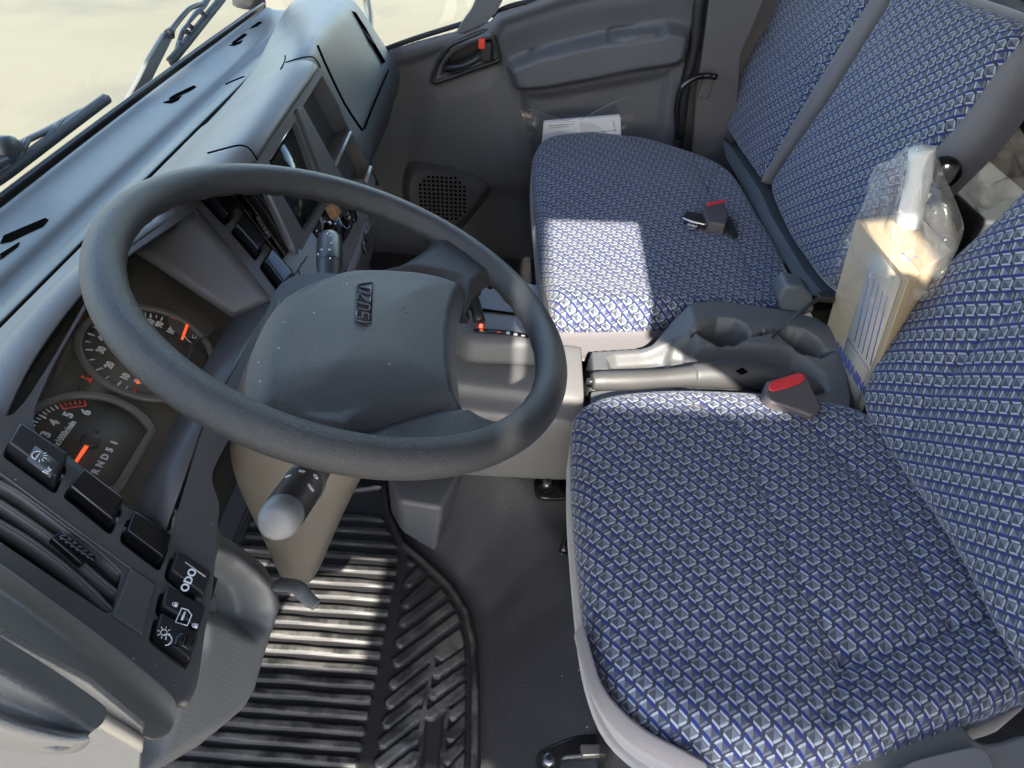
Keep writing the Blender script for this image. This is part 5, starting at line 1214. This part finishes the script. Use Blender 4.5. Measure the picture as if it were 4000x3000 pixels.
# ================================================================= carton with clear bag between the seats
ct = thing('cardboard_carton', (.98,-.6,.2), 'tan cardboard carton with blue stripes standing between the seats', 'carton')
def card():
    m, nt, b = newmat('cardboard'); co = tc(nt); n = nt.nodes.new('ShaderNodeTexNoise'); n.inputs['Scale'].default_value = 12; n.inputs['Detail'].default_value = 5; nt.links.new(co, n.inputs['Vector'])
    nt.links.new(mixc(nt, n.outputs[0], (.38,.285,.175), (.46,.36,.23)), b.inputs['Base Color']); b.inputs['Roughness'].default_value = .8; bump(nt, b, n.outputs[0], .2, .002); return m
CARD = card()
cA, cB_, cC, cD_ = PX(1849,473,1.05), PX(1980,458,1.075), PX(2056,540,.93), PX(1962,606,.875)
dn = V((.0,-.055,-.48))
cbx = mesh('carton_box', [cA, cB_, cC, cD_, cA+dn, cB_+dn, cC+dn, cD_+dn], [(0,1,2,3),(0,4,5,1),(1,5,6,2),(2,6,7,3),(3,7,4,0),(4,7,6,5)], CARD, ct, bevel=.002)
INKB = simple('blue_ink', (.10,.12,.35), .7)
def cf(s, t, o=.001):      # top face coordinates
    p = cA*(1-s)*(1-t)+cB_*s*(1-t)+cC*s*t+cD_*(1-s)*t; return p+V((0,0,o+.0006))
for i in range(4):
    for j in range(2):
        s0 = .22+i*.13; t0 = .42+j*.24; P = [cf(s0,t0), cf(s0+.03,t0), cf(s0+.05,t0+.17), cf(s0+.02,t0+.17)]; prism('carton_stripe', P, (0,0,1), .0008, INKB, cbx, 0)
nf = (cD_-cA).cross(dn).normalized(); nf = -nf if nf.dot(CAM-cA) < 0 else nf
def ff(s, t): return cA*(1-s)+cD_*s + dn*t + nf*.0012
prism('carton_label', [ff(.42,.02), ff(.92,.02), ff(.92,.99), ff(.42,.99)], nf, .0006, simple('label_grey', (.44,.38,.30), .6), cbx, 0)
for i in range(5): tube('carton_stripe', [ff(.48+i*.085,.10), ff(.56+i*.085,.36)] if i < 5 else [], .0011, INKB, cbx, 5, 1)
for i in range(3): tube('carton_stripe', [ff(.46+i*.12,.66), ff(.58+i*.12,.95)], .0011, INKB, cbx, 5, 1)
text('carton_lettering', 'WARNING', ff(.66,.46)+nf*.001, (cD_-cA).normalized()*.25 - dn.normalized()*(-1)*.0 + dn.normalized()*.0 + (cD_-cA).normalized(), -dn.normalized(), .026, INKB, cbx, bold=.0006)
tube('label_frame', [ff(a, b)+nf*.0005 for a, b in ((.44,.38),(.90,.38),(.90,.54),(.44,.54))], .0006, INKB, cbx, 5, 1, closed=True)
bg_ = thing('clear_bag', (1.0,-.6,.7), 'milky clear plastic bag draped over the cardboard carton around a white roll', 'plastic bag')
rollm = simple('white_foam', (.75,.74,.70), .6)
ro = thing('white_roll', (1.02,-.66,.7), 'white foam roll standing upright inside the clear bag', 'roll')
tube('foam_roll', [PX(1992,322,1.055), PX(1986,380,1.05), PX(1972,440,1.04), PX(1960,500,1.02)], .0185, rollm, ro, 20, 4)
# bag: skirts of film from the gathered top to the carton edges and over them
neck = PX(1990,318,1.04)
ringt = [PX(u, v, x) for u, v, x in ((1974,330,1.05),(1950,380,1.06),(1925,412,1.07),(1898,436,1.07),(1850,466,1.06),(1832,490,1.03),(1822,530,1.0),(1832,575,.965),(1880,590,.93),(1925,604,.905),(1962,610,.895),(2000,590,.88),(2060,545,.88),(2082,490,.93),(2060,430,.97),(2035,390,1.0),(2012,350,1.03))]
def sk(name, a_, b_, seed, amp=.012, steps=26):
    A = spline(a_, 9, True); B = spline(b_, 9, True); rows = []
    for i in range(steps):
        t = i/(steps-1); r_ = []
        for j, (p, q) in enumerate(zip(A, B)):
            x = p*(1-t)+q*t; w_ = math.sin(math.pi*min(1, t*1.3))
            ang = 2*math.pi*j/len(A)
            off = (noise.noise(V((math.cos(ang)*3+seed, math.sin(ang)*3, t*1.2)))*1.6 + (1-abs(noise.noise(x*26)))**4*.8 + (1-abs(noise.noise(x*60)))**6*.25)*amp*w_
            d = (x-(ro.location)); d = V((d.x, d.y, 0)); d = d.normalized() if d.length > 1e-5 else V((1,0,0))
            r_.append(x + d*off + V((0,0,off*.3)))
        rows.append(r_)
    return loft(name, rows, FILM, bg_, thick=0, sub=1, closed=True)
nk = [neck + V((.019*math.cos(a), .019*math.sin(a), .0)) for a in np.linspace(0, 2*math.pi, 17, endpoint=False)]
# align neck ring ordering with ringt around the roll
c_ = sum(ringt, V((0,0,0)))/len(ringt); angs = [math.atan2(p.y-c_.y, p.x-c_.x) for p in ringt]
nk = [neck + V((.020*math.cos(a), .020*math.sin(a), 0)) for a in angs]
sk('bag_film', nk, ringt, 1)
low = [p + V((0,0,-.06-.03*noise.noise(p*30))) + (V((p.x-c_.x, p.y-c_.y, 0)).normalized()*.004) for p in ringt]
sk('bag_skirt', ringt, low, 4, .006, 6)
tube('bag_edge', [PX(u, v, x) for u, v, x in ((1826,520,1.0),(1850,560,.96),(1878,586,.93),(1920,598,.91),(1958,608,.895))], .0012, FILM, bg_, 6, 4)
# wrapped parcel on the rear shelf
wp = thing('wrapped_parcel', (1.35,-.93,.6), 'black parcel in shiny clear plastic behind the seats', 'parcel')
box('parcel_box', (1.42,-.93,.545), (.46,.16,.16), simple('parcel_grey', (.045,.052,.055), .5), wp, bevel=.01)
crump('parcel_film', [(1.18,-.84,.65),(1.66,-.84,.65),(1.66,-.93,.76),(1.18,-.93,.74)], FILM2, wp, 40, 18, .03, 22, 3)
crump('parcel_film', [(1.18,-.838,.50),(1.66,-.838,.50),(1.66,-.838,.65),(1.18,-.838,.65)], FILM2, wp, 40, 14, .012, 18, 7)

# ================================================================= wipers outside the windscreen
def wiper(lab, blade, bow, arm=None, extra=None):
    w_ = thing('wiper', PY(*blade[0], .80), lab, 'wiper', 'windscreen wipers')
    y = .795
    B = [PY(u, v, y) for u, v in blade]
    tube('rubber_blade', B, .006, RUB, w_, 8, 4, flat=1.4)
    tube('blade_spine', [p+V((0,.006,.006)) for p in B], .004, GREY, w_, 8, 4)
    tube('main_bow', [PY(u, v, y+.015) for u, v in bow[0]], bow[1], BLK, w_, 8, 4, flat=.6)
    return w_
w1 = wiper('black wiper lying low along the windscreen base, nearer the camera', [(-120,462),(0,388),(60,344),(120,299),(180,254),(234,214)], ([(-60,372),(0,345),(30,322),(60,302),(110,278),(145,258),(175,240),(205,228),(226,215)], [.020,.016,.009,.008,.009,.008,.007,.005,.004]))
lathe('arm_joint', [(.02,-.014),(.026,-.008),(.026,.008),(.02,.014)], PY(18,330,.81), (0,1,0), BLK, w1, 16)
for (a_, b_, c2) in (((150,262),(140,285),(135,290)),((128,268),(100,300),(92,318)),((196,232),(188,240),(184,250)),((60,302),(46,330),(38,350)),((92,318),(76,322),(66,338))):
    tube('blade_claw', [PY(*a_, .805), PY(*b_, .80), PY(*c2, .797)], .005, BLK, w1, 8, 2)
w2 = wiper('black wiper with broad tapered arm standing up beyond the windscreen middle', [(370,136),(400,100),(440,50),(480,0),(520,-50)], ([(377,118),(386,92),(396,66),(405,52),(424,28),(438,14),(450,-6)], [.003,.006,.007,.005,.008,.009,.009]))
P1 = [PY(u, v, .805) for u, v in ((232,300),(245,276),(262,245),(282,205),(302,170),(322,128),(340,98),(356,72),(366,66),(376,72),(372,88),(352,128),(330,172),(314,212),(290,258),(283,262),(248,290),(238,303))]
prism('wiper_arm', P1, (0,-1,0), .010, simple('arm_grey', (.16,.16,.15), .45), w2, .003)
tube('arm_rod', [PY(366,74,.80), PY(374,60,.80), PY(400,28,.80), PY(414,16,.80), PY(436,8,.80)], [.012,.006,.0055,.0055,.006], BLK, w2, 10, 2)
for (a_, b_) in (((386,92),(392,100)),((396,66),(412,72)),((405,52),(418,62)),((430,22),(446,36))):
    tube('blade_claw', [PY(*a_, .808), PY(*b_, .797)], .006, BLK, w2, 8, 1)
# board added out of view beside the open doorway to shade the cab and shape the sun patches
bd = thing('shade_board', (-1.05,-.1,GZ), 'added unseen shading board on posts beside the open driver doorway', 'board')
bpaint = simple('board_paint', (.5,.47,.42), .6)
box('shade_panel', (-1.05,-.17,1.705), (.02,.40,.41), bpaint, bd)
box('shade_panel', (-1.05,-.20,1.36), (.02,.94,.40), bpaint, bd)
box('shade_panel', (-1.05,-.52,1.73), (.02,.30,.36), bpaint, bd)
box('shade_panel', (-1.05,.47,2.02), (.02,.88,1.12), bpaint, bd)
box('shade_panel', (-1.05,.58,1.03), (.02,.64,.50), bpaint, bd)
for yy in (-.6,.0,.86): box('shade_post', (-1.08,yy,.82), (.04,.04,3.5), bpaint, bd)
